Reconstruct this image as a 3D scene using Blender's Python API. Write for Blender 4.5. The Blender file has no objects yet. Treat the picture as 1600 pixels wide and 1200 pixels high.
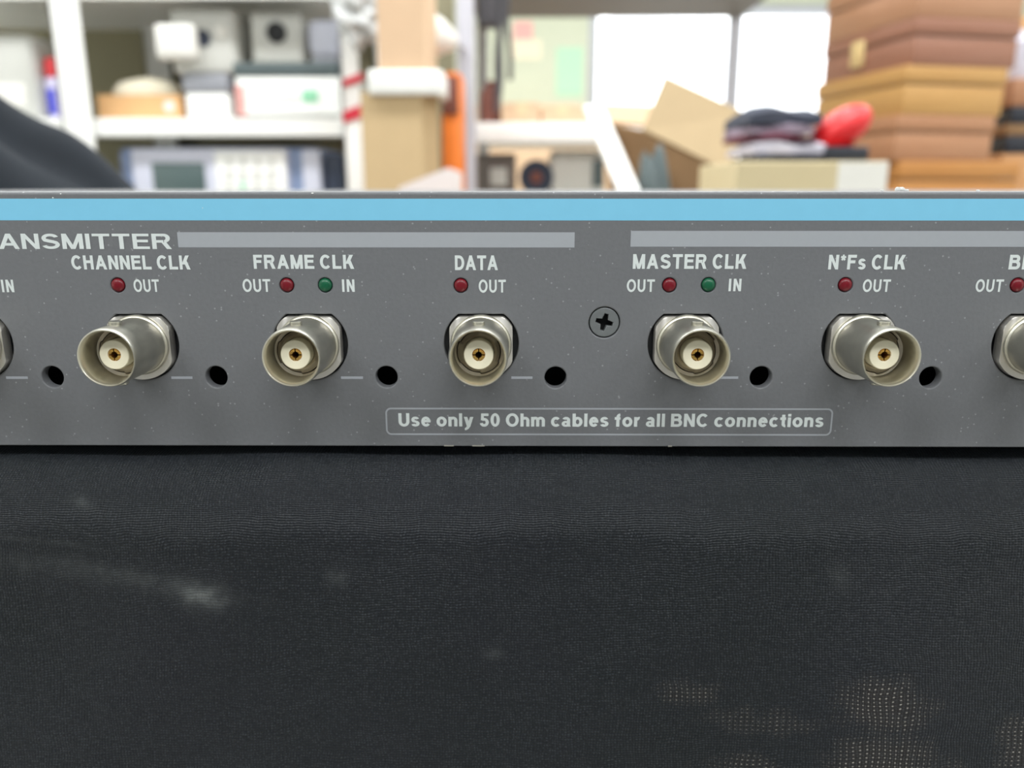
import bpy, bmesh, math, random
from mathutils import Vector, Matrix
random.seed(7)
S = bpy.context.scene
C = S.collection
PI = math.pi
R = math.radians

# ------------------------------------------------------------------ camera, world, lights, exposure
F = 1240.0                       # focal length in pixels of the 1600 px wide frame
D = 0.1335                       # distance from the lens to the device's front panel
ZC = 1.046                       # height of the lens
PITCH, YAW = R(13.78), R(0.35)
cd = bpy.data.cameras.new('camera')
cam = bpy.data.objects.new('camera', cd)
C.objects.link(cam)
cam.location = (0, 0, ZC)
cam.rotation_euler = (PI / 2 - PITCH, 0, YAW)
cd.sensor_width = 36.0
cd.lens = 36.0 * F / 1600.0
cd.clip_start = 0.004
cd.clip_end = 60
cd.dof.use_dof = True
cd.dof.focus_distance = 0.1315
cd.dof.aperture_fstop = 14.3
S.camera = cam
RM = Matrix.Rotation(YAW, 3, 'Z') @ Matrix.Rotation(PI / 2 - PITCH, 3, 'X')

S.view_settings.view_transform = 'Standard'
S.view_settings.look = 'None'
S.view_settings.gamma = 1.0
S.view_settings.use_curve_mapping = False
S.view_settings.exposure = -0.22
try:
    S.cycles.use_denoising = True
    S.cycles.max_bounces = 8
    S.cycles.diffuse_bounces = 4
    S.cycles.sample_clamp_indirect = 6
except Exception:
    pass

W = bpy.data.worlds.new('sky')
S.world = W
W.use_nodes = True
bg = W.node_tree.nodes['Background']
bg.inputs[0].default_value = (0.93, 0.97, 1.0, 1)
bg.inputs[1].default_value = 4.5

CEIL = 2.75
LAMPS = [(-1.3, -1.2), (0.35, -1.2), (2.0, -1.2),
         (-1.3, 0.95), (0.35, 0.95), (2.0, 0.95),
         (-1.3, 2.9), (0.35, 2.9), (2.0, 2.9)]
POWER = {-1.2: 30.0, 0.95: 31.0, 2.9: 36.0}
for lx, ly in LAMPS:
    ld = bpy.data.lights.new('tube_light', 'AREA')
    ld.shape = 'RECTANGLE'
    ld.size, ld.size_y = 1.15, 0.26
    ld.energy = POWER[ly]
    ld.color = (0.97, 0.99, 1.0)
    lo = bpy.data.objects.new('tube_light', ld)
    lo.location = (lx, ly, CEIL - 0.075)
    C.objects.link(lo)


def ray(px, py):
    return RM @ Vector(((px - 800.0) / F, -(py - 600.0) / F, -1.0))


def at(px, py, Y):
    """the point of the plane y = Y that the photograph shows at pixel px, py"""
    d = ray(px, py)
    return Vector((0, 0, ZC)) + d * (Y / d.y)


def X(px, Y, py=294):
    return at(px, py, Y).x


def Z(py, Y, px=800):
    return at(px, py, Y).z


# ------------------------------------------------------------------ materials
def mat(name, col, rough=0.5, metal=0.0, noise=0.0, nscale=40.0, bump=0.0, spec=0.5, coat=0.0, trans=0.0, alpha=1.0,
        emit=None, estr=0.0, sheen=0.0, rvar=0.0):
    m = bpy.data.materials.new(name)
    m.use_nodes = True
    nt = m.node_tree
    b = nt.nodes['Principled BSDF']
    b.inputs['Base Color'].default_value = (*col, 1)
    b.inputs['Roughness'].default_value = rough
    b.inputs['Metallic'].default_value = metal
    b.inputs['Specular IOR Level'].default_value = spec
    b.inputs['Coat Weight'].default_value = coat
    b.inputs['Transmission Weight'].default_value = trans
    b.inputs['Alpha'].default_value = alpha
    b.inputs['Sheen Weight'].default_value = sheen
    if emit:
        b.inputs['Emission Color'].default_value = (*emit, 1)
        b.inputs['Emission Strength'].default_value = estr
    tc = nt.nodes.new('ShaderNodeTexCoord')
    nz = nt.nodes.new('ShaderNodeTexNoise')
    nz.inputs['Scale'].default_value = nscale
    nz.inputs['Detail'].default_value = 4
    nt.links.new(tc.outputs['Object'], nz.inputs['Vector'])
    if noise:
        mx = nt.nodes.new('ShaderNodeMix')
        mx.data_type = 'RGBA'
        mx.inputs['A'].default_value = (*[c * (1 - noise) for c in col], 1)
        mx.inputs['B'].default_value = (*[min(1, c * (1 + noise)) for c in col], 1)
        nt.links.new(nz.outputs['Fac'], mx.inputs['Factor'])
        nt.links.new(mx.outputs['Result'], b.inputs['Base Color'])
    if rvar:
        mr = nt.nodes.new('ShaderNodeMapRange')
        mr.inputs['To Min'].default_value = max(0, rough - rvar)
        mr.inputs['To Max'].default_value = min(1, rough + rvar)
        nt.links.new(nz.outputs['Fac'], mr.inputs['Value'])
        nt.links.new(mr.outputs['Result'], b.inputs['Roughness'])
    if bump:
        bp = nt.nodes.new('ShaderNodeBump')
        bp.inputs['Strength'].default_value = 0.6
        bp.inputs['Distance'].default_value = bump
        nt.links.new(nz.outputs['Fac'], bp.inputs['Height'])
        nt.links.new(bp.outputs['Normal'], b.inputs['Normal'])
    return m


def lin(r, g, b):
    def f(c):
        c /= 255.0
        return c / 12.92 if c <= 0.04045 else ((c + 0.055) / 1.055) ** 2.4
    return (f(r), f(g), f(b))


def powder_coat():
    """dark grey powder coat: fine orange-peel bump and scattered pale flecks"""
    m = mat('grey_powder_coat', (0.155, 0.160, 0.170), 0.46, 0.0, 0.10, 1500, 0.00009)
    nt = m.node_tree
    b = nt.nodes['Principled BSDF']
    src = b.inputs['Base Color'].links[0].from_socket
    tc = nt.nodes['Texture Coordinate']
    vo = nt.nodes.new('ShaderNodeTexVoronoi')
    vo.inputs['Scale'].default_value = 1000
    nt.links.new(tc.outputs['Object'], vo.inputs['Vector'])
    lt = nt.nodes.new('ShaderNodeMath')
    lt.operation = 'LESS_THAN'
    lt.inputs[1].default_value = 0.15
    nt.links.new(vo.outputs['Distance'], lt.inputs[0])
    sep = nt.nodes.new('ShaderNodeSeparateColor')
    nt.links.new(vo.outputs['Color'], sep.inputs[0])
    gt = nt.nodes.new('ShaderNodeMath')
    gt.operation = 'GREATER_THAN'
    gt.inputs[1].default_value = 0.72
    nt.links.new(sep.outputs[0], gt.inputs[0])
    mu = nt.nodes.new('ShaderNodeMath')
    mu.operation = 'MULTIPLY'
    nt.links.new(lt.outputs[0], mu.inputs[0])
    nt.links.new(gt.outputs[0], mu.inputs[1])
    mu2 = nt.nodes.new('ShaderNodeMath')
    mu2.operation = 'MULTIPLY'
    mu2.inputs[1].default_value = 0.6
    nt.links.new(mu.outputs[0], mu2.inputs[0])
    mx = nt.nodes.new('ShaderNodeMix')
    mx.data_type = 'RGBA'
    mx.inputs['B'].default_value = (0.36, 0.37, 0.38, 1)
    nt.links.new(src, mx.inputs['A'])
    nt.links.new(mu2.outputs[0], mx.inputs['Factor'])
    nt.links.new(mx.outputs['Result'], b.inputs['Base Color'])
    return m


def nodemath(nt, op, a, b=None):
    n = nt.nodes.new('ShaderNodeMath')
    n.operation = op
    for i, v in enumerate((a, b)):
        if v is None:
            continue
        if isinstance(v, (int, float)):
            n.inputs[i].default_value = v
        else:
            nt.links.new(v, n.inputs[i])
    return n.outputs[0]


def weave():
    """black woven nylon: thread lattice, chalky smear and worn open-weave patches"""
    m = mat('black_woven_nylon', (0.018, 0.0215, 0.025), 0.44, 0, 0, 10, 0, 0.26, sheen=0.12)
    nt = m.node_tree
    b = nt.nodes['Principled BSDF']
    b.inputs['Sheen Roughness'].default_value = 0.35
    b.inputs['Sheen Tint'].default_value = (0.85, 0.93, 1.0, 1)
    tc = nt.nodes['Texture Coordinate']
    sp = nt.nodes.new('ShaderNodeSeparateXYZ')
    nt.links.new(tc.outputs['Object'], sp.inputs[0])
    wob = nt.nodes.new('ShaderNodeTexNoise')
    wob.inputs['Scale'].default_value = 110
    nt.links.new(tc.outputs['Object'], wob.inputs['Vector'])
    wv = nodemath(nt, 'MULTIPLY', wob.outputs['Fac'], 0.0022)
    u = nodemath(nt, 'ADD', sp.outputs['X'], wv)
    v = nodemath(nt, 'ADD', nodemath(nt, 'ADD', sp.outputs['Z'], sp.outputs['Y']), wv)
    k = 2 * PI / 0.00074
    su = nodemath(nt, 'SINE', nodemath(nt, 'MULTIPLY', nodemath(nt, 'ADD', u, v), k / 1.4))
    sv = nodemath(nt, 'SINE', nodemath(nt, 'MULTIPLY', nodemath(nt, 'SUBTRACT', u, v), k / 1.4))
    lat = nodemath(nt, 'MULTIPLY', su, sv)
    fine = nt.nodes.new('ShaderNodeTexNoise')
    fine.inputs['Scale'].default_value = 2600
    nt.links.new(tc.outputs['Object'], fine.inputs['Vector'])
    h = nodemath(nt, 'ADD', nodemath(nt, 'MULTIPLY', lat, 0.5), nodemath(nt, 'MULTIPLY', fine.outputs['Fac'], 0.9))
    bp = nt.nodes.new('ShaderNodeBump')
    bp.inputs['Strength'].default_value = 1.0
    bp.inputs['Distance'].default_value = 0.00011
    nt.links.new(h, bp.inputs['Height'])
    nt.links.new(bp.outputs['Normal'], b.inputs['Normal'])
    # colour: uneven dye, thread tops a little paler
    big = nt.nodes.new('ShaderNodeTexNoise')
    big.inputs['Scale'].default_value = 28
    big.inputs['Detail'].default_value = 5
    nt.links.new(tc.outputs['Object'], big.inputs['Vector'])
    mx = nt.nodes.new('ShaderNodeMix')
    mx.data_type = 'RGBA'
    mx.inputs['A'].default_value = (0.0070, 0.0105, 0.0115, 1)
    mx.inputs['B'].default_value = (0.0125, 0.0140, 0.0190, 1)
    nt.links.new(big.outputs['Fac'], mx.inputs['Factor'])
    col = mx.outputs['Result']

    def blob(cx, cz, rx, rz, rot, soft):
        """0..1 mask of an elongated spot of the cloth around cx, cz"""
        dx = nodemath(nt, 'SUBTRACT', sp.outputs['X'], cx)
        dz = nodemath(nt, 'SUBTRACT', sp.outputs['Z'], cz)
        c, s = math.cos(rot), math.sin(rot)
        a = nodemath(nt, 'DIVIDE', nodemath(nt, 'ADD', nodemath(nt, 'MULTIPLY', dx, c), nodemath(nt, 'MULTIPLY', dz, s)), rx)
        e = nodemath(nt, 'DIVIDE', nodemath(nt, 'SUBTRACT', nodemath(nt, 'MULTIPLY', dz, c), nodemath(nt, 'MULTIPLY', dx, s)), rz)
        r2 = nodemath(nt, 'ADD', nodemath(nt, 'MULTIPLY', a, a), nodemath(nt, 'MULTIPLY', e, e))
        g = nodemath(nt, 'POWER', 2.718, nodemath(nt, 'MULTIPLY', r2, -1.0))
        return nodemath(nt, 'MULTIPLY', g, soft)

    def put(fac, rgb):
        nonlocal col
        n = nt.nodes.new('ShaderNodeMix')
        n.data_type = 'RGBA'
        n.clamp_factor = True
        n.inputs['B'].default_value = (*rgb, 1)
        nt.links.new(col, n.inputs['A'])
        nt.links.new(fac, n.inputs['Factor'])
        col = n.outputs['Result']

    rag = nt.nodes.new('ShaderNodeTexNoise')
    rag.inputs['Scale'].default_value = 330
    rag.inputs['Detail'].default_value = 6
    nt.links.new(tc.outputs['Object'], rag.inputs['Vector'])
    ragged = nodemath(nt, 'MULTIPLY', nodemath(nt, 'POWER', rag.outputs['Fac'], 2.0), 3.2)
    YF = D - 0.0095
    for px, py, rx, rz, rot, st in [(318, 930, .0036, .0022, -.2, .42), (230, 910, .014, .0016, -.17, .13),
                                    (30, 892, .012, .0022, -.1, .06), (1315, 905, .0015, .0025, .5, .08),
                                    (525, 905, .0018, .0016, 0, .12), (112, 800, .0022, .0009, -.3, .16),
                                    (770, 1018, .0016, .001, 0, .12), (50, 852, .008, .0006, -.12, .10)]:
        p = at(px, py, YF)
        put(nodemath(nt, 'MULTIPLY', blob(p.x, p.z, rx, rz, rot, st), ragged), (0.20, 0.215, 0.21))
    thr = nodemath(nt, 'MULTIPLY', nodemath(nt, 'GREATER_THAN', lat, 0.25), nodemath(nt, 'GREATER_THAN', fine.outputs['Fac'], 0.52))
    put(nodemath(nt, 'MULTIPLY', thr, 0.5), (0.055, 0.062, 0.074))
    # worn patches: paler backing shows through the open weave as a lattice of dots
    ku = 2 * PI / 0.0021
    d1 = nodemath(nt, 'SINE', nodemath(nt, 'MULTIPLY', nodemath(nt, 'ADD', u, nodemath(nt, 'MULTIPLY', v, 1.25)), ku))
    d2 = nodemath(nt, 'SINE', nodemath(nt, 'MULTIPLY', nodemath(nt, 'SUBTRACT', u, nodemath(nt, 'MULTIPLY', v, 1.25)), ku))
    dots = nodemath(nt, 'GREATER_THAN', nodemath(nt, 'MULTIPLY', d1, d2), 0.80)
    wear = None
    for px, py, rx, rz, st in [(1075, 1070, .009, .004, .75), (1180, 1115, .016, .005, .65), (1370, 1085, .011, .007, 1.0),
                               (1365, 1165, .013, .007, 1.0), (1150, 1180, .012, .004, .7), (1575, 1150, .006, .008, .9),
                               (1460, 1180, .005, .004, .7), (1580, 930, .010, .012, .42)]:
        p = at(px, py, YF)
        bl = blob(p.x, p.z, rx, rz, 0.0, st)
        wear = bl if wear is None else nodemath(nt, 'MAXIMUM', wear, bl)
    patchy = nt.nodes.new('ShaderNodeTexNoise')
    patchy.inputs['Scale'].default_value = 300
    nt.links.new(tc.outputs['Object'], patchy.inputs['Vector'])
    mr = nt.nodes.new('ShaderNodeMapRange')
    mr.inputs['From Min'].default_value = 0.36
    mr.inputs['From Max'].default_value = 0.75
    nt.links.new(nodemath(nt, 'MULTIPLY', wear, nodemath(nt, 'ADD', patchy.outputs['Fac'], 0.35)), mr.inputs['Value'])
    wm = mr.outputs['Result']
    put(nodemath(nt, 'MULTIPLY', wm, 0.25), (0.050, 0.040, 0.032))
    put(nodemath(nt, 'MULTIPLY', nodemath(nt, 'MULTIPLY', dots, wm), 0.85), (0.33, 0.31, 0.28))
    nt.links.new(col, b.inputs['Base Color'])
    return m


def wood(name, c1, c2, sx=3.0):
    m = mat(name, c1, 0.5, 0, 0, 10, 0)
    nt = m.node_tree
    b = nt.nodes['Principled BSDF']
    tc = nt.nodes['Texture Coordinate']
    mp = nt.nodes.new('ShaderNodeMapping')
    mp.inputs['Scale'].default_value = (sx, sx, 60)
    nt.links.new(tc.outputs['Object'], mp.inputs['Vector'])
    nz = nt.nodes.new('ShaderNodeTexNoise')
    nz.inputs['Scale'].default_value = 1.6
    nz.inputs['Detail'].default_value = 5
    nt.links.new(mp.outputs['Vector'], nz.inputs['Vector'])
    mx = nt.nodes.new('ShaderNodeMix')
    mx.data_type = 'RGBA'
    mx.inputs['A'].default_value = (*c1, 1)
    mx.inputs['B'].default_value = (*c2, 1)
    nt.links.new(nz.outputs['Fac'], mx.inputs['Factor'])
    nt.links.new(mx.outputs['Result'], b.inputs['Base Color'])
    return m


def glass():
    m = bpy.data.materials.new('window_glass')
    m.use_nodes = True
    nt = m.node_tree
    nt.nodes.clear()
    o = nt.nodes.new('ShaderNodeOutputMaterial')
    t = nt.nodes.new('ShaderNodeBsdfTransparent')
    g = nt.nodes.new('ShaderNodeBsdfGlossy')
    g.inputs['Roughness'].default_value = 0.02
    mx = nt.nodes.new('ShaderNodeMixShader')
    fr = nt.nodes.new('ShaderNodeFresnel')
    fr.inputs['IOR'].default_value = 1.45
    nt.links.new(fr.outputs[0], mx.inputs[0])
    nt.links.new(t.outputs[0], mx.inputs[1])
    nt.links.new(g.outputs[0], mx.inputs[2])
    nt.links.new(mx.outputs[0], o.inputs[0])
    return m


M = {}
M['coat'] = powder_coat()
M['weave'] = weave()
M['blue'] = mat('sky_blue_print', lin(126, 198, 230), 0.5, 0, 0.03, 300, 0.00003)
M['bar'] = mat('pale_grey_print', lin(162, 166, 172), 0.5, 0, 0.03, 900, 0.00003)
M['ink'] = mat('white_print', lin(214, 221, 220), 0.55, 0, 0.05, 1500, 0.00002)
M['dash'] = mat('light_grey_print', lin(166, 170, 178), 0.5)
M['nickel'] = mat('tarnished_nickel', (0.60, 0.58, 0.50), 0.38, 1.0, 0.16, 420, 0.00006, rvar=0.12)
M['flange'] = mat('bright_nickel', (0.82, 0.79, 0.74), 0.48, 1.0, 0.08, 300, 0.00003, rvar=0.1)
M['brassy'] = mat('dull_nickel_inside', (0.55, 0.49, 0.40), 0.45, 0.9, 0.1, 500)
M['ivory'] = mat('ivory_plastic', (0.90, 0.84, 0.64), 0.45, 0, 0.04, 300)
M['gold'] = mat('gold_plating', (0.85, 0.52, 0.14), 0.28, 1.0)
M['black'] = mat('black_plastic', (0.012, 0.013, 0.014), 0.5)
M['void'] = mat('dark_recess', (0.006, 0.006, 0.007), 0.8)  # near black stands for the shade deep in holes and recesses
M['redlens'] = mat('red_lens', (0.165, 0.005, 0.013), 0.3, 0, 0, 10, 0, 0.4)
M['greenlens'] = mat('green_lens', (0.006, 0.10, 0.045), 0.3, 0, 0, 10, 0, 0.4)
M['screw'] = mat('grey_painted_screw', (0.17, 0.182, 0.185), 0.42, 0.2, 0.1, 1500, 0.00005)
M['chip'] = mat('bare_metal_chip', (0.55, 0.53, 0.47), 0.4, 0.7)
M['dust'] = mat('white_dust', (0.75, 0.75, 0.73), 0.9)
M['white'] = mat('white_enamel', lin(250, 250, 247), 0.45, 0, 0.02, 8)
M['olive'] = mat('olive_backing', lin(158, 152, 124), 0.6, 0, 0.10, 5)  # olive tone of the panel behind the rack
M['wall'] = mat('pale_green_paint', lin(206, 212, 192), 0.85, 0, 0.03, 6)
M['wallw'] = mat('off_white_paint', lin(228, 228, 220), 0.85, 0, 0.03, 6)
M['slatewall'] = mat('slate_darkened_wall', lin(112, 116, 120), 0.85, 0, 0.03, 6)  # unseen wall behind the camera, darkened to cut the frontal light
M['ceil'] = mat('white_ceiling_paint', lin(235, 235, 230), 0.9, 0, 0.02, 8)
M['floor'] = mat('grey_vinyl_floor', lin(150, 146, 136), 0.5, 0, 0.08, 4)
M['bench'] = mat('grey_laminate', lin(170, 168, 160), 0.5, 0, 0.04, 30)
M['benchleg'] = mat('grey_steel_tube', lin(120, 122, 124), 0.4, 0.6, 0.05, 20)
M['glass'] = glass()
M['alu'] = mat('grey_window_frame', lin(176, 178, 184), 0.45, 0.3, 0.03, 20)
M['silver'] = mat('lavender_grey_steel', lin(190, 188, 196), 0.4, 0.15, 0.04, 12)
M['shelfdark'] = mat('dark_grey_board', lin(112, 104, 98), 0.7, 0, 0.08, 9)
M['kraft'] = mat('kraft_cardboard', lin(200, 174, 134), 0.85, 0, 0.05, 30)
M['peach'] = mat('pale_peach_cardboard', lin(214, 182, 150), 0.85, 0, 0.05, 30)
M['orangebox'] = mat('orange_brown_cardboard', lin(222, 176, 124), 0.8, 0, 0.05, 25)
M['cream'] = mat('cream_foam', lin(238, 230, 206), 0.9, 0, 0.05, 60)
M['foamwhite'] = mat('white_bubble_wrap', lin(242, 242, 238), 0.35, 0, 0.05, 90, 0.002)
M['tan'] = mat('tan_cardboard', lin(180, 158, 124), 0.85, 0, 0.05, 30)
M['brownin'] = mat('brown_tray_and_shaded_inside', lin(142, 112, 80), 0.9, 0, 0.08, 25)  # carton interior shade painted as a darker brown; also colours a tray
M['creambox'] = mat('cream_cardboard', lin(214, 198, 160), 0.8, 0, 0.04, 25)
M['paper'] = mat('white_paper', lin(238, 236, 230), 0.8)
M['lgrey'] = mat('light_grey_plastic', lin(206, 206, 200), 0.5, 0, 0.03, 15)
M['mgrey'] = mat('mid_grey_plastic', lin(150, 152, 160), 0.5, 0, 0.05, 15)
M['dgrey'] = mat('dark_slate_plastic', lin(84, 96, 98), 0.5, 0, 0.05, 15)
M['lav'] = mat('pale_lavender_plastic', lin(214, 216, 232), 0.45, 0, 0.03, 15)
M['steelblue'] = mat('steel_blue_plastic', lin(140, 156, 190), 0.45, 0, 0.03, 15)
M['screen'] = mat('dark_grey_green_screen', lin(84, 100, 100), 0.3, 0, 0.05, 10)
M['navy'] = mat('dark_navy_plastic', lin(46, 54, 72), 0.5, 0, 0.05, 12)
M['red'] = mat('glossy_red_plastic', (0.66, 0.010, 0.014), 0.42, 0, 0.03, 20)
M['redcap'] = mat('coral_red_plastic', lin(214, 60, 66), 0.4)
M['bluetint'] = mat('royal_blue_print', lin(72, 76, 205), 0.5)
M['lilac'] = mat('lilac_plastic', lin(205, 200, 228), 0.4, 0, 0.04, 15)
M['orange'] = mat('orange_plastic', lin(244, 132, 50), 0.45, 0, 0.06, 12)
M['maroon'] = mat('reddish_brown_plastic', lin(126, 74, 62), 0.55, 0, 0.1, 15)
M['mint'] = mat('mint_green_paper', lin(184, 224, 196), 0.7, 0, 0.02, 10)
M['pink'] = mat('pink_red_print', lin(240, 176, 172), 0.7)
M['stripe'] = mat('crimson_tape', lin(214, 44, 66), 0.5)
M['cable'] = mat('dark_grey_rubber', lin(78, 76, 80), 0.6)
M['cloth'] = mat('black_cloth', (0.014, 0.018, 0.024), 0.8, 0, 0.2, 25, 0.001, spec=0.2)
M['fold'] = mat('slate_cloth', lin(66, 70, 84), 0.85, 0, 0.15, 30, 0.001)
M['foldp'] = mat('mauve_cloth', lin(150, 134, 150), 0.85, 0, 0.1, 30, 0.001)
M['foldw'] = mat('lavender_cloth', lin(205, 202, 216), 0.85, 0, 0.08, 30, 0.001)
M['foldk'] = mat('black_plastic_tray', lin(40, 44, 54), 0.5)
M['foldr'] = mat('plum_cloth', lin(104, 50, 66), 0.85)
M['bag'] = mat('clear_plastic_film', lin(214, 216, 216), 0.15, 0, 0.15, 14, 0.01, trans=0.25)
M['pinkish'] = mat('pinkish_white_card', lin(240, 228, 226), 0.8)
M['brass'] = mat('brass_latch', lin(226, 200, 146), 0.45, 0.3)
M['tag'] = mat('silver_label', lin(190, 180, 178), 0.4, 0.2)
M['palegreen'] = mat('green_print', lin(150, 216, 178), 0.5)  # flat green without emission, for the display and a knob
M['redmark'] = mat('faded_red_print', lin(226, 166, 160), 0.6)
M['tube'] = mat('lamp_diffuser', (0.9, 0.9, 0.88), 0.5, emit=(0.97, 0.99, 1.0), estr=4.0)


# ------------------------------------------------------------------ mesh helpers
class MB:
    """collects shapes and links them as ONE mesh object"""

    def __init__(self):
        self.bm = bmesh.new()

    def box(self, x0, x1, y0, y1, z0, z1, bev=0.0, seg=2, M4=None):
        t = bmesh.new()
        bmesh.ops.create_cube(t, size=1.0)
        for v in t.verts:
            v.co = Vector(((x0 + x1) / 2 + v.co.x * (x1 - x0), (y0 + y1) / 2 + v.co.y * (y1 - y0),
                           (z0 + z1) / 2 + v.co.z * (z1 - z0)))
        if bev:
            bmesh.ops.bevel(t, geom=list(t.edges), offset=bev, segments=seg, affect='EDGES', profile=0.5)
        return self._take(t, M4)

    def _take(self, t, M4=None):
        if M4 is not None:
            t.transform(M4)
        bmesh.ops.recalc_face_normals(t, faces=list(t.faces))
        me = bpy.data.meshes.new('tmp')
        t.to_mesh(me)
        t.free()
        self.bm.from_mesh(me)
        bpy.data.meshes.remove(me)
        return self

    def lathe(self, prof, n=48, M4=None, close=False, rfun=None):
        """prof: (radius, height) turned round local z; close joins last to first"""
        t = bmesh.new()
        rings = []
        for r, h in prof:
            if r < 1e-9:
                rings.append([t.verts.new((0, 0, h))])
            else:
                rings.append([t.verts.new(((rfun(r, 2 * PI * i / n) if rfun else r) * math.cos(2 * PI * i / n),
                                           (rfun(r, 2 * PI * i / n) if rfun else r) * math.sin(2 * PI * i / n), h)) for i in range(n)])
        pairs = list(zip(rings[:-1], rings[1:])) + ([(rings[-1], rings[0])] if close else [])
        for a, b in pairs:
            for i in range(n):
                j = (i + 1) % n
                vs = []
                for v in (a[i % len(a)], a[j % len(a)], b[j % len(b)], b[i % len(b)]):
                    if v not in vs:
                        vs.append(v)
                if len(vs) > 2:
                    try:
                        t.faces.new(vs)
                    except ValueError:
                        pass
        return self._take(t, M4)

    def prism(self, pts, a, b, plane='XZ', M4=None, bev=0.0):
        """pts: outline in the plane, from a to b along the third axis"""
        t = bmesh.new()

        def co(p, h):
            return {'XZ': (p[0], h, p[1]), 'XY': (p[0], p[1], h), 'YZ': (h, p[0], p[1])}[plane]
        lo = [t.verts.new(co(p, a)) for p in pts]
        hi = [t.verts.new(co(p, b)) for p in pts]
        t.faces.new(lo)
        t.faces.new(hi)
        n = len(pts)
        for i in range(n):
            t.faces.new((lo[i], lo[(i + 1) % n], hi[(i + 1) % n], hi[i]))
        if bev:
            bmesh.ops.bevel(t, geom=list(t.edges), offset=bev, segments=2, affect='EDGES', profile=0.5)
        return self._take(t, M4)

    def slab(self, pts, th, up=None):
        """a flat board through 3-D points, with thickness"""
        t = bmesh.new()
        n = (pts[1] - pts[0]).cross(pts[2] - pts[0]).normalized() * (th / 2)
        a = [t.verts.new(p + n) for p in pts]
        b = [t.verts.new(p - n) for p in pts]
        t.faces.new(a)
        t.faces.new(b[::-1])
        k = len(pts)
        for i in range(k):
            t.faces.new((a[i], b[i], b[(i + 1) % k], a[(i + 1) % k]))
        return self._take(t)

    def tube(self, pts, r, n=10):
        t = bmesh.new()
        prev = None
        pts = [Vector(p) for p in pts]
        for i, p in enumerate(pts):
            d = (pts[min(i + 1, len(pts) - 1)] - pts[max(i - 1, 0)]).normalized()
            a = d.orthogonal().normalized() if prev is None else (prev - d * prev.dot(d)).normalized()
            prev = a
            b = d.cross(a)
            ring = [t.verts.new(p + (a * math.cos(2 * PI * k / n) + b * math.sin(2 * PI * k / n)) * r) for k in range(n)]
            if i:
                for k in range(n):
                    t.faces.new((last[k], last[(k + 1) % n], ring[(k + 1) % n], ring[k]))
            else:
                t.faces.new(ring[::-1])
            last = ring
        t.faces.new(last)
        return self._take(t)

    def blob(self, c, r, fun=None, u=40, v=24, M4=None, floor=None):
        t = bmesh.new()
        bmesh.ops.create_uvsphere(t, u_segments=u, v_segments=v, radius=1.0)
        for w in t.verts:
            p = w.co.copy()
            k = fun(p) if fun else 1.0
            w.co = Vector((c[0] + p.x * r[0] * k, c[1] + p.y * r[1] * k, c[2] + p.z * r[2] * k))
            if floor is not None:
                w.co.z = max(w.co.z, floor)
        return self._take(t, M4)

    def obj(self, name, m, parent=None, loc=(0, 0, 0), smooth=35, label=None):
        """geometry is in world coordinates; loc becomes the origin (or the parent's origin is used)"""
        base = Vector(loc) if parent is None else parent.get('_o', Vector(loc))
        base = Vector(base)
        self.bm.transform(Matrix.Translation(-base))
        me = bpy.data.meshes.new(name)
        self.bm.to_mesh(me)
        self.bm.free()
        o = bpy.data.objects.new(name, me)
        C.objects.link(o)
        me.materials.append(M[m] if isinstance(m, str) else m)
        if smooth:
            me.shade_smooth()
            me.set_sharp_from_angle(angle=R(smooth))
        if parent is None:
            o.location = base
        else:
            o.parent = parent
        o['_o'] = tuple(base)
        if label:
            o['label'] = label
        return o


def tag(o, label, cat, group=None, kind=None):
    o['label'] = label
    o['category'] = cat
    if group:
        o['group'] = group
    if kind:
        o['kind'] = kind
    return o


def thing(name, loc, label, cat, group=None):
    o = bpy.data.objects.new(name, None)
    o.empty_display_size = 0.05
    C.objects.link(o)
    o.location = loc
    o['_o'] = tuple(loc)
    return tag(o, label, cat, group)


def struct(name, mb, m):
    o = mb.obj(name, m)
    o['kind'] = 'structure'
    return o


def front(px0, py0, px1, py1, Y):
    """x0, x1, z0, z1 of the rectangle the photo shows between two corners at distance Y"""
    pm = (py0 + py1) / 2
    return X(px0, Y, pm), X(px1, Y, pm), Z(py1, Y, (px0 + px1) / 2), Z(py0, Y, (px0 + px1) / 2)


# ------------------------------------------------------------------ the room
XL, XR, YB, YF_ = -2.4, 3.1, 4.6, -1.9
struct('floor', MB().box(XL - .1, XR + .1, YF_ - .1, YB + .3, -0.06, 0.0), 'floor')
struct('ceiling', MB().box(XL - .1, XR + .1, YF_ - .1, YB + .3, CEIL, CEIL + .06), 'ceil')
struct('wall_left', MB().box(XL - .1, XL, YF_ - .1, YB + .12, 0, CEIL), 'wallw')
struct('wall_right', MB().box(XR, XR + .1, YF_ - .1, YB + .12, 0, CEIL), 'wallw')
struct('wall_front', MB().box(XL, XR, YF_ - .1, YF_, 0, CEIL), 'slatewall')
# back wall with the window opening
wx0, wx1 = X(915, YB), X(1345, YB)
wz0, wz1 = 1.05, Z(6, YB)
wb = MB()
wb.box(XL, wx0, YB, YB + .12, 0, CEIL)
wb.box(wx1, XR, YB, YB + .12, 0, CEIL)
wb.box(wx0, wx1, YB, YB + .12, 0, wz0)
wb.box(wx0, wx1, YB, YB + .12, wz1, CEIL)
struct('wall_back', wb, 'wall')
wf = MB()
wf.box(wx0, wx1, YB + .02, YB + .08, wz0, wz0 + .05)
wf.box(wx0, wx1, YB + .02, YB + .08, wz1 - .05, wz1)
wf.box(wx0, wx0 + .05, YB + .02, YB + .08, wz0, wz1)
wf.box(wx1 - .05, wx1, YB + .02, YB + .08, wz0, wz1)
wmid = X(1140, YB)
wf.box(wmid - .022, wmid + .022, YB + .02, YB + .08, wz0, wz1)
win = struct('window_1', wf, 'alu')
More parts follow.
